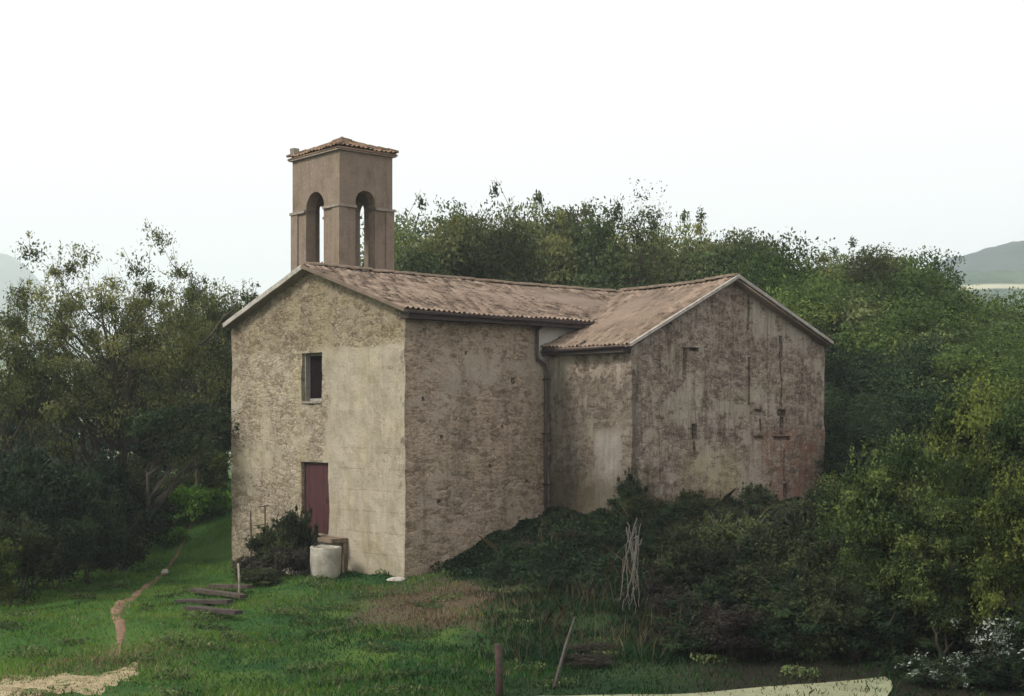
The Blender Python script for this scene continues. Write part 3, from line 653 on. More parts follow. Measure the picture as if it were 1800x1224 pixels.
def make_plant(name, seed, h, rx, ry, base, nc, cr, per, size, leaf, trunk_r=.15, aspect=.5, up=0.0, sprigs=0, shell=.5, twigs=2, lean=(0, 0), hollow=.35, stems=1, bark=None, top=1.0, stem_name='trunk', crown_name='crown', flat=.75, forks=0, sprw=.3):
    """a tree or shrub at the origin, height h; crown ellipsoid from z=base to h"""
    rng = np.random.default_rng(seed); root = empty(name); cz = (h+base)/2; rz = (h-base)/2
    d = rand_unit(rng, nc*3); d = d[(d[:, 2] > -.85)][:nc]; nc = len(d)
    lobes = 1+.22*np.sin(3*np.arctan2(d[:, 1], d[:, 0])+seed)*np.cos(2.3*d[:, 2]*2+seed*1.3)+.14*rng.normal(size=nc)
    r = (hollow+(1-hollow)*rng.random(nc)**.5)*np.clip(lobes, .55, 1.25)
    zs = np.where(d[:, 2] > 0, d[:, 2]*top, d[:, 2])
    C = np.stack([d[:, 0]*r*(rx-cr*.7)+lean[0]*.5, d[:, 1]*r*(ry-cr*.7)+lean[1]*.5, cz+zs*r*(rz-cr*.5)], 1)
    Rr = cr*(.55+.95*rng.random((nc, 1))**1.4)*np.array([[1.15, 1.15, flat]])
    V, Q, T = leaves(rng, C, Rr, per, size, aspect, up, shell)
    paths = []; P0_ = paths; groups = [paths]
    if sprigs:       # upright feathery shoots breaking the outline
        hi = C[np.argsort(C[:, 2]-.15*np.abs(C[:, 0]))[-max(3, nc*2//3):]]; pick = hi[rng.integers(0, len(hi), sprigs)]
        S = pick+np.stack([rng.normal(0, cr*.6, sprigs), rng.normal(0, cr*.6, sprigs), cr*(.55+.5*rng.random(sprigs))], 1)
        SR = np.stack([np.full(sprigs, cr*sprw), np.full(sprigs, cr*sprw), cr*(.22+.36*rng.random(sprigs))], 1)
        v2, q2, t2 = leaves(rng, S, SR, max(12, per//7), size*.85, aspect, .6, 0.0)
        Q = np.concatenate([Q, q2+len(V)]); V = np.concatenate([V, v2]); T = np.concatenate([T, np.clip(t2+.12, 0, 1)])
        for s_, rr, p_ in zip(S, SR, pick): paths.append((np.array([p_, (p_+s_)/2, s_+[0, 0, rr[2]]]), [size*.14, size*.08, size*.03]))
    np_mesh(crown_name, V, Q, LF[leaf], tint=T, parent=root)
    for k in range(stems):
        if k and crown_name == 'crown': paths = []; groups.append(paths)
        a0 = rng.random()*6.28; off = np.array([math.cos(a0), math.sin(a0), 0])*(0 if stems == 1 else .25*rx)
        topp = np.array([lean[0]*.5, lean[1]*.5, 0])+off*1.6+np.array([0, 0, base+(h-base)*.62])
        tp = curve(rng, off*.05+np.array([0, 0, -.3]), topp, 10, .04, .25)
        tr = np.linspace(trunk_r, trunk_r*.3, 10); tr[0] *= 1.5; tr[1] *= 1.12; paths.append((tp, tr))
        for f in range(forks):
            i = 3+f % 4; q = topp+np.array([rng.normal(0, rx*.5), rng.normal(0, ry*.5), rng.normal(0, .6)]); paths.append((curve(rng, tp[i], q, 8, -.15, .2), np.linspace(tr[i]*.7, tr[i]*.18, 8)))
        sel = C[k::stems]
        for c in sel:
            zt = np.clip(c[2]-(.85 if base > 2 else .45)*np.hypot(c[0], c[1])-.2, base*.5+.1, topp[2]); i = int(np.argmin(np.abs(tp[:, 2]-zt)))
            rr = max(tr[i]*(.30 if base > 2 else .42), size*.05); paths.append((curve(rng, tp[i], c, 7, .12, .25), np.linspace(rr, rr*.2, 7)))
            for _ in range(twigs):
                e_ = c+rand_unit(rng, 1)[0]*cr*np.array([1.1, 1.1, .9])*rng.uniform(.7, 1.1)+np.array([0, 0, cr*.2]); paths.append((curve(rng, c, e_, 4, .1, .2), np.linspace(rr*.3, rr*.08, 4)))
    for g in groups: tv, tq = tubes(g, 5); np_mesh(stem_name, tv, tq, bark or M_bark, smooth=True, parent=root)
    return root
def place(root, x, y, s=1.0, rz=0.0, sz=None, dz=0.0):
    root.location = (x, y, H(x, y)+dz); root.rotation_euler = (0, 0, rz); root.scale = (s, s, sz or s); return root
def copy_tree(root):
    r = root.copy(); link(r)
    for c in list(root.children):
        k = c.copy(); link(k); k.parent = r
    return r
exec_protos = {}
def plants(protos, spots, cat, group, labels):
    """spots = (proto index, photo x, photo y of the top, depth, scale xy); labels one each"""
    rr = random.Random(len(spots)*7)
    for j, (k, px, py, dep, s) in enumerate(spots):
        p, h = protos[k]; first = p.get('used') is None
        r = p if first else copy_tree(p)
        if first: p['used'] = 1
        x, y = at(px, dep), dep; topz = CAMZ+(740-py)/F*dep; sz = (topz-H(x, y))/h
        place(r, x, y, s, rr.uniform(0, 6.28), sz); tag(r, labels[j], cat, group)
        if 'used' in r and not first: del r['used']
    for p, h in protos:
        if p.get('used') is not None: del p['used']

# --- woods behind and right of the church
fp = [(make_plant('forest_tree', 11+i, 10, 3.5, 3.5, 1.2, 30, cr_, int(25000/30), .18, lf, .2, sprigs=sp, twigs=1, shell=.68, hollow=.62, flat=.8), 10.0) for i, (lf, sp, cr_) in enumerate((('forest', 5, 1.25), ('forest', 2, 1.4), ('olive', 7, 1.1), ('bright', 2, 1.45), ('olive', 4, 1.2), ('dark', 3, 1.3)))]  # last proto: shade in the gaps of the wood painted into dark leaves
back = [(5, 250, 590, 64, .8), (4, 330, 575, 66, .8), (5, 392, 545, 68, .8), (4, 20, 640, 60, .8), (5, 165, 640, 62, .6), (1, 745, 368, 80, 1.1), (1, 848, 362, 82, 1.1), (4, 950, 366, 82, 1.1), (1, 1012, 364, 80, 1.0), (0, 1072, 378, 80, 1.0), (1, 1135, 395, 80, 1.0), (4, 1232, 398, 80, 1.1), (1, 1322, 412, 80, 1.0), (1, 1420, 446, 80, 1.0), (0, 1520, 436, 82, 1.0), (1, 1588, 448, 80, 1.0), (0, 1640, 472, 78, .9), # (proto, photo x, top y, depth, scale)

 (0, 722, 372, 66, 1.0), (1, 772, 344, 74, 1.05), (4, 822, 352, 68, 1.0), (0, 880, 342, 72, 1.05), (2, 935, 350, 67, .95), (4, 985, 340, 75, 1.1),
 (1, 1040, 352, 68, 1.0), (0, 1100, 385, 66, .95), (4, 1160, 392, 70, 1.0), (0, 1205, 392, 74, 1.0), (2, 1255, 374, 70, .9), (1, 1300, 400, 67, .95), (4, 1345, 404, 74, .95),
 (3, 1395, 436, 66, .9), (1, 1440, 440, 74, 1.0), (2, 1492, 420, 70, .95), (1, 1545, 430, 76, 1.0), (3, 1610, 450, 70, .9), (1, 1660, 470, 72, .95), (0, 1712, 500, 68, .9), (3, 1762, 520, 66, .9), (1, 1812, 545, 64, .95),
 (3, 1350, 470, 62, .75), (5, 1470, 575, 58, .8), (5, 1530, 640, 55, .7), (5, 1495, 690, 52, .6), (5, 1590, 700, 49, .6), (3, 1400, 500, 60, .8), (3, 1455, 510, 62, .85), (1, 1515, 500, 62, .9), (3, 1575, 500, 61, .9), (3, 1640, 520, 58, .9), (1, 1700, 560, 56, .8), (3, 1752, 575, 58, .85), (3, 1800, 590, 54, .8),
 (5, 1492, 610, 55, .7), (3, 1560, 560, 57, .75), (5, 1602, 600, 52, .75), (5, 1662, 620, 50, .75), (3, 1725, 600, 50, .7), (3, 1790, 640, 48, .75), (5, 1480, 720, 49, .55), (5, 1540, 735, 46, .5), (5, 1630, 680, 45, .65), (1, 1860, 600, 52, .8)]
kinds = ['dark green feathery tree', 'dense green rounded tree', 'olive green loose tree', 'light green bushy tree', 'dull green upright tree', 'very dark shade-coloured tree']
labs = []
for j, (k, px, py, dep, s) in enumerate(back):
    if px < 500: where = 'behind the tall loose tree left of the church'
    elif px < 1320: where = 'on the skyline behind the church'
    elif py < 550: where = 'on the skyline right of the church'
    else: where = 'in the wood right of the transept'
    labs.append((kinds[k], where, px, py))
order = sorted(range(len(back)), key=lambda j: back[j][1]); cnt = {}
ordw = ['first', 'second', 'third', 'fourth', 'fifth', 'sixth', 'seventh', 'eighth', 'ninth', 'tenth', 'eleventh', 'twelfth', 'thirteenth', 'fourteenth', 'fifteenth', 'sixteenth', 'seventeenth', 'eighteenth', 'nineteenth', 'twentieth', 'twenty first', 'twenty second', 'twenty third', 'twenty fourth', 'twenty fifth', 'twenty sixth', 'twenty seventh']
fin = [None]*len(back)
for j in order:
    key = (labs[j][0], labs[j][1]); n = cnt.get(key, 0); cnt[key] = n+1
    fin[j] = '%s %s, %s from left' % (key[0], key[1], ordw[n])
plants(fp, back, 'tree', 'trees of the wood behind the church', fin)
# the nearly bare tree on the skyline
bt = make_plant('bare_tree', 91, 11, 2.4, 2.4, 4, 34, .8, 90, .13, 'loose', .14, twigs=9, shell=.1, forks=4)
x = at(1125, 64); place(bt, x, 64, 1, .4, (CAMZ+(740-342)/F*64-H(x, 64))/11); tag(bt, 'sparse twiggy tree with few leaves rising above the wood behind the transept', 'tree')
# --- trees on the left
lt = make_plant('sparse_tree', 31, 12, 5.4, 4.2, 2.6, 150, .78, 270, .14, 'loose', .28, aspect=.42, up=.5, sprigs=60, shell=.15, twigs=5, hollow=.25, forks=7)
x = at(205, 50); place(lt, x, 50, .80, .7, (CAMZ+(740-408)/F*50-H(x, 50))/12); tag(lt, 'tall loose leaved tree with dark forked trunk left of the church', 'tree')
l2 = make_plant('sparse_tree', 32, 9, 3.0, 3.0, 3.6, 60, .75, 230, .135, 'loose', .13, aspect=.42, up=.5, sprigs=34, shell=.2, twigs=3, forks=3)
spots = [(0, 345, 478, 56, .85), (0, 20, 530, 47, .9), (0, 440, 498, 66, .85)]
plants([(l2, 9.0)], spots, 'tree', 'small trees round the tall loose tree', ['lower loose tree between the tall tree and the church front', 'small loose tree at the left edge of the photo', 'dark little tree whose top shows just past the left roof edge'])
ln = make_plant('leaning_tree', 35, 5.8, 2.2, 1.8, 3.5, 26, .6, 220, .13, 'dark', .14, lean=(3.4, 0), forks=2, twigs=2)
place(ln, at(222, 47), 47, 1.0, 0.1); tag(ln, 'dark leaning tree with slanting trunk beside the tall loose tree', 'tree')
# shrubs of the hedge on the left
sp_ = [(make_plant('shrub', 51+i, 3.0, 1.9, 1.6, .05, 40, .55, 330, .12, lf, .05, stems=3, twigs=1, stem_name='stems', crown_name='foliage', sprigs=12, shell=.4), 3.0) for i, lf in enumerate(('dark', 'dark', 'bramble', 'yellow', 'teal'))]
hedge = [(0, -30, 815, 38, 1.0), (1, 60, 785, 41, 1.1), (0, 130, 812, 44, 1.0), (1, 190, 800, 47, .95), (0, 240, 800, 54, .95), (2, 20, 900, 36, .8), (1, 90, 890, 40, .8), (0, 160, 880, 43, .7), (1, 212, 880, 46.5, .65), (3, 350, 785, 58, .85), (3, 300, 845, 57, .5), (4, 10, 730, 48, .7), (4, 112, 752, 51, .6), (1, 396, 690, 70, 1.2), (0, 335, 745, 72, 1.2), (1, 262, 775, 60, .9), (4, 60, 640, 66, .7), (4, 95, 690, 62, .8), (1, -20, 700, 52, 1.0), (3, -20, 935, 33.5, .45)]
hl = ['dark shrub cut by the left edge of the photo, tallest of the hedge front', 'dark hedge shrub second from the left edge', 'dark hedge shrub under the left side of the tall tree', 'dark hedge shrub under the trunk of the tall tree', 'dark hedge shrub right of the trunk of the tall tree', 'dull bramble shrub low at the left edge above the grass', 'low dark shrub at the foot of the hedge left of the path', 'low dark shrub at the hedge foot below the tall tree', 'low dark shrub at the right end of the hedge foot', 'yellow green shrub beside the left wall edge of the church', 'small yellow green shrub just left of the larger yellow green one', 'grey green shrub at the left edge', 'grey green shrub under the tall tree', 'tall dark shrub touching the left corner of the church front', 'tall dark shrub behind the yellow green shrub', 'tall dark shrub behind the leaning trunk', 'pale grey green shrub seen through the tall tree, highest on the left', 'pale grey green shrub just below the highest pale one on the left', 'tall dark shrub at the back by the left photo edge', 'small yellow green bush at the left edge of the grass']
plants(sp_, hedge, 'shrub', 'shrubs of the hedge left of the path', hl)
fe = make_plant('fern_patch', 61, .95, 1.5, 1.2, 0, 44, .28, 160, .12, 'fern', .02, stems=3, twigs=0, up=.6, stem_name='stems', crown_name='foliage')
x, y = gp(345, 945, -.35); place(fe, at(345, 55), 55, 1.2, 0, 1.5); tag(fe, 'bright green low leafy plant between the path and the church', 'plant')
fe2 = copy_tree(fe); x, y = gp(300, 958, -.35); place(fe2, at(296, 52.5), 52.5, .62, 2, .75); tag(fe2, 'small bright green plant left of the larger bright one', 'plant')
# --- right foreground
rb = [(make_plant('small_tree', 71+i, 4.6, 1.7, 1.5, .35, 58, .5, 420, .105, lf, .08, stems=2, twigs=2, sprigs=30, shell=.5, aspect=.45, hollow=.55, sprw=.22), 4.6) for i, lf in enumerate(('leafy', 'yellow', 'leafy'))]
spots = [(0, 1588, 748, 28, .72), (1, 1712, 698, 31, .85), (2, 1808, 722, 28.5, .85), (0, 1505, 822, 32.5, .62), (2, 1652, 800, 33.5, .7), (2, 1655, 885, 26.8, .55), (0, 1532, 925, 28.2, .55), (1, 1770, 850, 26.0, .55), (1, 1740, 745, 29.0, .6), (0, 1470, 905, 33.0, .5)]
plants(rb, spots, 'small tree', 'small trees by the road', ['green small tree with dark trunk standing at the road edge', 'tall yellow green small tree behind the road edge tree', 'light green small tree cut by the right photo edge', 'upright green small tree left of the road edge tree', 'light green small tree between the olive and yellow ones', 'lower yellow green small tree behind the silvery shrubs', 'small olive tree just left of the dark trunk at the road', 'yellow green small tree near the right photo edge above the silvery shrub', 'slender yellow green small tree directly before the tall yellow green one', 'slim green small tree nearest the right corner of the transept'])
rs = [(make_plant('bramble_bush', 81+i, 2.0, 1.35, 1.2, .0, 40, .38, 280, .105, lf, .02, stems=5, twigs=3, stem_name='stems', crown_name='foliage', sprigs=60, shell=.15, hollow=.2, aspect=.4, bark=M_drywood if i == 1 else None), 2.0) for i, lf in enumerate(('bramble', 'scrub', 'purple', 'dark'))]
brs = [(3, 1180, 882, 39.3, .9), (0, 1240, 880, 40, .8), (3, 1310, 872, 41, .9), (1, 1380, 878, 42, .8), (0, 1435, 862, 42.5, .8), (0, 1225, 925, 36.8, .9), (1, 1290, 905, 37, .95), (3, 1365, 900, 37.5, 1.1), (0, 1440, 885, 37.5, 1.0), (2, 1195, 975, 34, .7), (0, 1235, 960, 33.5, .95), (3, 1305, 945, 33.5, 1.0), (0, 1385, 935, 33.5, 1.05), (3, 1460, 905, 33.5, 1.0),
 (2, 1215, 1035, 31, .7), (3, 1262, 1015, 30, .9), (0, 1340, 1000, 30, 1.0), (3, 1415, 985, 29.5, 1.0), (0, 1485, 955, 29.5, .95), (2, 1045, 1128, 27.3, .4), (2, 1030, 1150, 26.3, .4), (3, 1535, 1000, 28, .9), (3, 1700, 960, 29.5, 1.2), (3, 1770, 985, 27.5, 1.1), (3, 1655, 1040, 27.5, .9), (3, 1590, 1040, 29, .9), (3, 1230, 1075, 27.6, .75), (2, 1300, 1058, 27, .8), (3, 1375, 1040, 26.8, .9), (0, 1445, 1020, 26.8, .8), (3, 1510, 1035, 26.6, .8), (2, 1185, 1095, 27.8, .5), (3, 1112, 822, 41.0, .40), (1, 1330, 850, 42.3, .5), (0, 1215, 865, 41.0, .45),
 (3, 1092, 868, 41.5, .5), (3, 1070, 900, 40.8, .5), (3, 1020, 912, 41.6, .45), (3, 960, 920, 42.0, .4), (3, 895, 948, 41.4, .4), (3, 840, 975, 40.9, .32), (0, 1135, 875, 39.8, .55), (3, 1800, 1060, 25.2, .7), (2, 1010, 930, 40.5, .45), (3, 1060, 925, 38.8, .6), (3, 1145, 912, 38.2, .5), (2, 930, 950, 40.4, .4), (3, 880, 980, 39, .35), (3, 980, 1010, 36.3, .35), (3, 1600, 1150, 25.0, .45), (3, 1650, 1168, 24.2, .45), (3, 1730, 1150, 24.0, .5), (3, 1800, 1140, 23.8, .5)]
bl = []
rowname = lambda dep, px, py: ('at the transept gable foot' if dep >= 35 and px > 1150 else 'halfway down the bank below transept' if 31 <= dep < 35 else 'on the bank under the nave wall' if dep > 39 else 'at the foot of the bank near the road')
cnt = {}; fin = [None]*len(brs); kn = ['dull green bramble', 'dry stemmed bramble', 'purplish bramble', 'dark green bush']
for j in sorted(range(len(brs)), key=lambda j: brs[j][1]):
    key = (kn[brs[j][0]], rowname(brs[j][3], brs[j][1], brs[j][2])); n = cnt.get(key, 0); cnt[key] = n+1; fin[j] = '%s %s, %s from left' % (*key, ordw[n])
plants(rs, brs, 'bush', 'brambles on the bank right of the church', fin)
sv_ = make_plant('silvery_shrub', 95, 1.3, 1.1, .9, .05, 22, .2, 20, .08, 'silver', .015, stems=4, twigs=3, aspect=.38, shell=.1, stem_name='stems', crown_name='foliage')
x, y = gp(1668, 1212); place(sv_, x, y, .8, .4, .55); tag(sv_, 'low shrub with pale silvery leaves beside the dark trunk at the road', 'shrub')
s2 = copy_tree(sv_); x, y = gp(1760, 1200); place(s2, x, y, 1.0, 2, .95); tag(s2, 'taller silvery leaved shrub at the right edge near the road', 'shrub')
# brambles over the church steps
cb = [(make_plant('bramble_bush', 101, 1.5, 1.05, .85, 0, 40, .24, 260, .10, 'bramble', .02, stems=4, twigs=4, stem_name='stems', crown_name='foliage', sprigs=60, shell=.15, aspect=.45), 1.5), (make_plant('bramble_bush', 102, 1.5, 1.05, .85, 0, 30, .26, 220, .10, 'purple', .02, stems=4, twigs=5, stem_name='stems', crown_name='foliage', sprigs=50, shell=.1, aspect=.45, hollow=.1), 1.5)]
plants(cb, [(0, 518, 900, 42.6, .8), (0, 478, 930, 42.5, .95), (1, 442, 975, 42.0, .9), (1, 505, 955, 41.3, .75), (0, 455, 1000, 39.6, .9)], 'bush', 'brambles over the church steps', ['purplish bramble climbing beside the maroon door', 'purplish bramble covering the steps left of the door', 'purplish bramble at the left foot of the church front', 'purplish bramble beside the white basin', 'purplish bramble spreading over the grass next to the wooden stake'])

# ------------------------------------------------------------------ small things
def lathe(name, prof, mat, parent=None, n=28, amp=.0):
    V = []; Fc = []
    for i, (r, z) in enumerate(prof):
        for k in range(n):
            t = 2*math.pi*k/n; e = 1+amp*noise.noise(Vector((math.cos(t)*1.5, math.sin(t)*1.5, z*2)))
            V.append((r*e*math.cos(t), r*e*math.sin(t), z+(amp*.6*noise.noise(Vector((math.cos(t)*3, math.sin(t)*3, i*.1))) if z > .7 else 0)))
    for i in range(len(prof)-1):
        for k in range(n): Fc.append((i*n+k, i*n+(k+1) % n, (i+1)*n+(k+1) % n, (i+1)*n+k))
    Fc.append(tuple(range(n))[::-1]); Fc.append(tuple((len(prof)-1)*n+k for k in range(n)))
    return mesh_obj(name, V, Fc, mat, parent, True)
tub = lathe('basin', [(.30, 0), (.38, .03), (.43, .12), (.45, .3), (.46, .6), (.465, .93), (.455, .97), (.38, .97), (.365, .93), (.36, .8), (.1, .78)], M_white, None, amp=.05)
x, y = to_world(-1.06, 2.52); tub.location = (x, y, H(x, y)-.05); tag(tub, 'whitewashed round basin standing before the church door landing', 'basin')
def rod(name, pts, r, mat, label, cat, group=None):
    bm = bmesh.new(); add_tube(bm, pts, r, 7); o = bm_obj(name, bm, mat, None, True); c = Vector(pts[0])
    o.data.transform(Matrix.Translation(-c)); o.location = c; tag(o, label, cat, group); return o
rail = empty('railing'); x, y = gp(452, 985, -.3); x, y = to_world(-.9, 7.3); z0 = H(x, y); rail.location = (x, y, z0)
def railpt(px, dep, py): return Vector((at(px, dep), dep, CAMZ+(740-py)/F*dep))-Vector((x, y, z0))
for (px, dep, t_, b_) in ((441, 44.2, 898, 1005), (466, 43.6, 888, 1000)):
    bm = bmesh.new(); add_tube(bm, [railpt(px, dep, b_), railpt(px+.5, dep, (t_+b_)/2), railpt(px-.5, dep, t_)], .022, 7); bm_obj('post', bm, M_rust, rail, True)
bm = bmesh.new(); add_tube(bm, [railpt(441, 44.2, 925), railpt(466, 43.6, 922)], .014, 6); add_tube(bm, [railpt(455, 43.9, 891), railpt(473, 43.45, 889)], .018, 6); bm_obj('handrail', bm, M_rust, rail, True)
tag(rail, 'thin rusty iron railing before the left of the church front', 'railing')
x, y = gp(420, 1062, -.1)
rod('stake', [(x, y, -.3), (x+.01, y, .45), (x-.02, y, .95)], [.035, .03, .025], M_drywood, 'weathered stake standing by the brambles at the church corner', 'stake')
d = 25.0; x = at(877, d)
po = rod('fence_post', [(x+.03, d-1.6, -.6), (x+.02, d-1.62, .3), (x, d-1.62, CAMZ-(1132-740)/F*(d-1.6))], [.075, .07, .062], M_rust, 'dark reddish post standing alone in the foreground grass', 'post')
# old planks by the stake
plk = [(312, 1066, 405, 1074, .10), (340, 1052, 428, 1066, .09), (330, 1080, 420, 1092, .10), (372, 1044, 440, 1050, .08)]
pn = ['lowest dark plank lying left of the brambles, nearest the path', 'middle plank of the heap left of the brambles', 'front plank of the heap left of the brambles', 'short plank at the back of the heap beside the stake']
for i, (x0, y0, x1, y1, w) in enumerate(plk):
    a = Vector((*gp(x0, y0, -.1), 0)); b = Vector((*gp(x1, y1, -.1), 0)); a.z = H(a.x, a.y)+.08+.03*i; b.z = H(b.x, b.y)+.14+.03*i
    o = bar('plank', Vector((0, 0, 0)), b-a, .24, .09, M_bark if i % 2 else M_dark, None, n=8, amp=.015, seed=i); o.location = a; tag(o, pn[i], 'plank', 'old planks beside the path')
x, y = gp(290, 998, -.2); bm = bmesh.new(); bmesh.ops.create_icosphere(bm, subdivisions=2, radius=.14)
for v in bm.verts: v.co += noise.noise_vector(v.co*9)*.04
st_ = bm_obj('stone', bm, M_stone, None); st_.location = (x, y, H(x, y)+.06); tag(st_, 'small pale stone lying beside the footpath', 'stone')
x, y = gp(698, 1026, -.02); bm = bmesh.new(); bmesh.ops.create_icosphere(bm, subdivisions=2, radius=.3)
for v in bm.verts: v.co += noise.noise_vector(v.co*5)*.08; v.co.z *= .35
st_ = bm_obj('stone', bm, M_stone, None); st_.location = (x, y, H(x, y)+.03); tag(st_, 'flat pale stone at the near corner of the church', 'stone')
# dead leaning branch and hanging roots on the bank
x0, y0 = gp(972, 1195, .15); x1, y1 = at(1010, y0+1.2), y0+1.2
rod('dead_branch', [(x0, y0, H(x0, y0)-.05), ((x0+x1)/2+.03, (y0+y1)/2, .65), (x1, y1, CAMZ-(1085-740)/F*y1)], [.035, .028, .012], M_vine, 'pale dead branch leaning on the bank in the foreground', 'branch')
dv = empty('dead_vine'); bx_, by_ = at(1105, 37.5), 37.5; dv.location = (bx_, by_, H(bx_, by_)); tag(dv, 'grey dead vine with bare trailing stems on the bank below the transept', 'vine')
rng = np.random.default_rng(5); paths = []
def vp(px, py, dep): return np.array([at(px, dep)-bx_, dep-by_, CAMZ-(py-740)/F*dep-dv.location.z])
for k in range(13):
    py0 = 905+rng.uniform(0, 60); py1 = 1140-rng.uniform(0, 70) if k < 8 else 1000; c0 = 1118+rng.normal(0, 9); c1 = 1098+rng.normal(0, 15); p = []; ph_ = rng.uniform(0, 6)
    for j in range(16):
        t = j/15; py_ = py0+(py1-py0)*t; d_ = 38.9+(30.6-38.9)*((py_-905)/235); px_ = c0+(c1-c0)*t+5*math.sin(ph_+t*5); xx = at(px_, d_); q = vp(px_, py_, d_); q[2] = max(q[2]+.12, H(xx, d_)+.30-dv.location.z); p.append(q)
    paths.append((np.array(p)+rng.normal(0, .012, (16, 3)), np.linspace(.022, .007, 16)*rng.uniform(.5, 1.3)))
tv, tq = tubes(paths, 5); np_mesh('stems', tv, tq, M_vine, smooth=True, parent=dv)
# ------------------------------------------------------------------ grass
def grass(name, n, region, hgt, wid, mat, seed, label, dens=None):
    rng = np.random.default_rng(seed); x0, x1, y0, y1 = region
    x = rng.uniform(x0, x1, n); y = y0+(y1-y0)*rng.random(n)**1.35
    keep = np.abs(x) < y*.40+1; s, v = to_local(x, y)
    keep &= ~((s > -.1) & (s < 15.2) & (v > -.1) & (v < 13.3)) & ~((s > 5.4) & (v > -3.8))
    if dens is not None: keep &= rng.random(n) < dens(x, y, rng)
    x, y = x[keep], y[keep]; n = len(x); z = Hn(x, y)-.02
    cl = np.sin(x*1.9+.7)*np.sin(y*1.3)+np.sin(x*.7-y*.9); h = hgt*(.45+.8*rng.random(n))*(1+.3*cl)
    a = rng.random(n)*6.28; w = wid*(.7+.6*rng.random(n)); lean = rng.normal(0, .45, (n, 2))*h[:, None]
    B = np.stack([x, y, z], 1); D = np.stack([np.cos(a)*w, np.sin(a)*w, np.zeros(n)], 1); T = B+np.stack([lean[:, 0], lean[:, 1], h], 1)
    M2 = B+np.stack([lean[:, 0]*.35, lean[:, 1]*.35, h*.6], 1)
    V = np.stack([B-D, B+D, M2+D*.7, T, M2-D*.7], 1).reshape(-1, 3); Q = np.arange(n*5).reshape(n, 5)
    t = np.clip(.32+.18*cl+.2*rng.normal(size=n)+.40*np_smooth((-3.5-x)/5)-.30*np_smooth((x+1.5)/3)+.22*np.sin(x*.8+2*np.sin(y*.5))*np.sin(y*1.1+np.sin(x*1.3)), 0, 1)  # tint rises to the left as painted sunlight, falls to the right
    o = np_mesh(name, V, Q, mat, tint=t); tag(o, label, 'grass', kind='stuff'); return o
M_grass = leaf_mat('grass_blades', (.012, .040, .014), (.036, .105, .024), (.12, .20, .042), .3, .04)
M_dgrass = leaf_mat('dark_grass_blades', (.010, .030, .014), (.022, .062, .026), (.055, .10, .035), .2, .04)
M_dry = leaf_mat('dry_grass_blades', (.09, .07, .04), (.17, .13, .08), (.28, .23, .14), .2, .1)
def near_path(x, y):
    pts = np.array([gp(px, py, z) for px, py, z in ((-140, 1225, 0), (30, 1212, 0), (120, 1195, 0), (190, 1160, 0), (214, 1120, 0), (208, 1085, 0), (232, 1045, -.1), (268, 1015, -.2), (330, 965, -.35))]); d = np.full(len(x), 9.)
    for a, b in zip(pts, pts[1:]):
        ab = b-a; t = np.clip(((x-a[0])*ab[0]+(y-a[1])*ab[1])/(ab@ab), 0, 1); d = np.minimum(d, np.hypot(x-a[0]-t*ab[0], y-a[1]-t*ab[1]))
    return d
def dgreen(x, y, rng):
    e = np.hypot((x+1.6)*.34, (y-34.8)*.19)+.25*np.sin(x*2.1)*np.sin(y*1.7)
    d = .12+.88*np_smooth((e-.55)/.5); d = d*(~((y < road_top(x)-.05) & (x < 6.1+.3*np.sin(y*9))))
    pd = near_path(x, y); d = d*np.where(y < 26, pd > np.where(x < -6, .2, .3), np.where(rng.random(len(x)) < .3, True, pd > .2)); d = d*np.where((x < -5.6) & (y < 24.1) & (y > 22) & (np.sin(x*5.1+y*2)*np.sin(y*6.3-x) < .45), .10, 1)
    return d*np.where(x > 3.5+(y-30)*.12, .35, 1)*np.where((x > -.5) & (y > 27), .5, 1)
def ddry(x, y, rng):
    e = np.hypot((x+1.6)*.34, (y-34.8)*.19)+.25*np.sin(x*2.1)*np.sin(y*1.7); return np.clip(.9*(1-np_smooth((e-.5)/.6))+.12+.8*np.exp(-((x+7.4)/1.0)**2-((y-27.5)/2.6)**2)+.5*(near_path(x, y) < 1.0)*(y < 27), 0, 1)
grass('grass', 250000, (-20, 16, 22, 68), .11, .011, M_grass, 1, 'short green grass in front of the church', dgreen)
grass('dry_grass', 100000, (-12, 6, 22.5, 41), .09, .010, M_dry, 2, 'brown dry grass on the slope below the church corner', ddry)
grass('tall_grass', 26000, (2.5, 11.5, 33.5, 43.5), .8, .012, M_dry, 3, 'long grass at the foot of the transept gable', lambda x, y, r: np.where((to_local(x, y)[1] < -3.8) & (to_local(x, y)[1] > -6.5) & (to_local(x, y)[0] > 5), .9, .02))
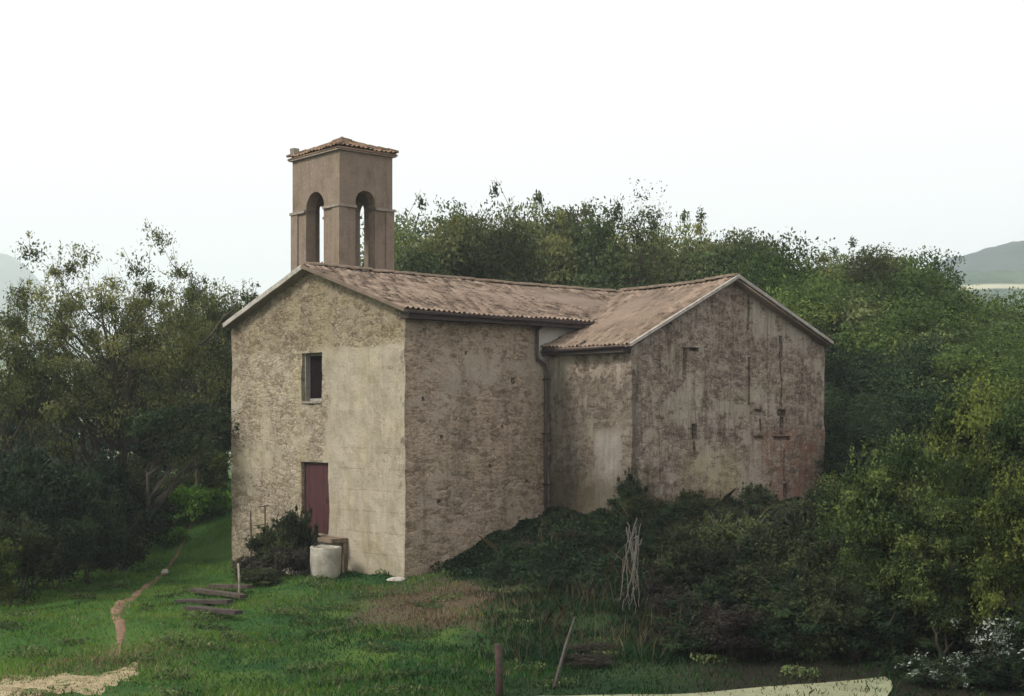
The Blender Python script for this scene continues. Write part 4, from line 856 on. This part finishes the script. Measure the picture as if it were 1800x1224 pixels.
def cover(name, n, seed, dens, mat, size, hmax, label, region=(-19, 16, 22, 60), cat='ground cover', up=0):
    rng = np.random.default_rng(seed); x0, x1, y0, y1 = region; x = rng.uniform(x0, x1, n); y = rng.uniform(y0, y1, n)
    s, v = to_local(x, y); keep = ~((s > -.1) & (s < 15.2) & (v > -.05)) & ~((s > 5.55) & (v > -3.66)) & (rng.random(n) < dens(x, y, s, v)); x, y = x[keep], y[keep]; n = len(x)
    lump = .5+.5*np.sin(x*2.3+np.sin(y*1.9)*1.4)*np.sin(y*2.7+np.sin(x*1.3)); hh = hmax*(.15+.85*lump)*rng.random(n)**.7
    P = np.stack([x, y, Hn(x, y)+hh], 1); a = rand_unit(rng, n)+np.array([0, 0, up]); b = np.cross(rand_unit(rng, n)+np.array([0, -.2, .5]), a); b /= np.linalg.norm(b, axis=1, keepdims=True)+1e-6
    L = size*(.6+.8*rng.random(n)); a = a*(L*.5)[:, None]; b = b*(L*.3)[:, None]; V = np.stack([P-a, P+b, P+a, P-b], 1).reshape(-1, 3)
    tag(np_mesh(name, V, np.arange(n*4).reshape(n, 4), mat, tint=np.clip(.1+.4*lump+.5*rng.random(n), 0, 1)), label, cat, kind='stuff')
wob_ = lambda x, y: np.sin(x*1.3+y*.7)*.5+np.sin(x*2.9-y*1.7)*.3
grass('bank_stalks', 15000, (-1.5, 13, 25.5, 42), .55, .006, M_dry, 6, 'dry stalks standing through the undergrowth of the bank', lambda x, y, r: .5*np_smooth((x+1.2)/2)*np_smooth((y-25.8)/2)*(.3+.7*(np.sin(x*2.1+y)*np.sin(y*1.7-x*.6) > .1)))
grass('bank_grass', 70000, (-1.5, 13, 25.5, 42), .2, .012, M_dgrass, 8, 'long dark grass on the bank', lambda x, y, r: .8*np_smooth((x+1.4)/2)*np_smooth((y-25.8)/2)*(.2+.8*(np.sin(x*1.3-y)*np.sin(y*1.1+x*.9) > -.1)))
cover('ivy', 520000, 41, lambda x, y, s, v: np_smooth((s-.6)/1.6)*np.clip(np_smooth((v+4.6+wob_(x, y)*1.6)/2.2)+1.0*np_smooth((x+.9+wob_(x, y)*.8)/1.8)*np_smooth((y-25.0)/2)+np_smooth((x-3.2-(y-30)*.12+wob_(x, y))/1.2)*(y > 24.5+(x-6)*.25), 0, 1)*(x < 14)*(y < 46), LF['dark'], .11, .42, 'dark ivy and low undergrowth on the bank', (-3, 14, 24, 46))
cover('weeds', 260000, 42, lambda x, y, s, v: (np.sin(x*1.7+2*np.sin(y*.9))*np.sin(y*2.1+1.3*np.sin(x*1.1)) > .72)*.8*(~((y < road_top(x)+.05) & (x < 6.5)))*(near_path(x, y) > .5), LF['forest'], .07, .20, 'low leafy weeds scattered through the grass', (-14, 8, 23, 42), up=.4)
# ------------------------------------------------------------------ haze
hz = bmesh.new(); add_box(hz, -2600, 2600, -400, 3400, -40, 360); haze = bm_obj('haze', hz, None)
hm = bpy.data.materials.new('haze_air'); hm.use_nodes = True; t = hm.node_tree; t.nodes.clear(); o_ = t.nodes.new('ShaderNodeOutputMaterial'); pv = t.nodes.new('ShaderNodeVolumePrincipled')
pv.inputs['Color'].default_value = (.88, .95, 1, 1); pv.inputs['Density'].default_value = .00045; pv.inputs['Anisotropy'].default_value = .2
t.links.new(pv.outputs[0], o_.inputs['Volume']); haze.data.materials.append(hm); tag(haze, 'thin pale haze in the air', 'haze', kind='stuff')
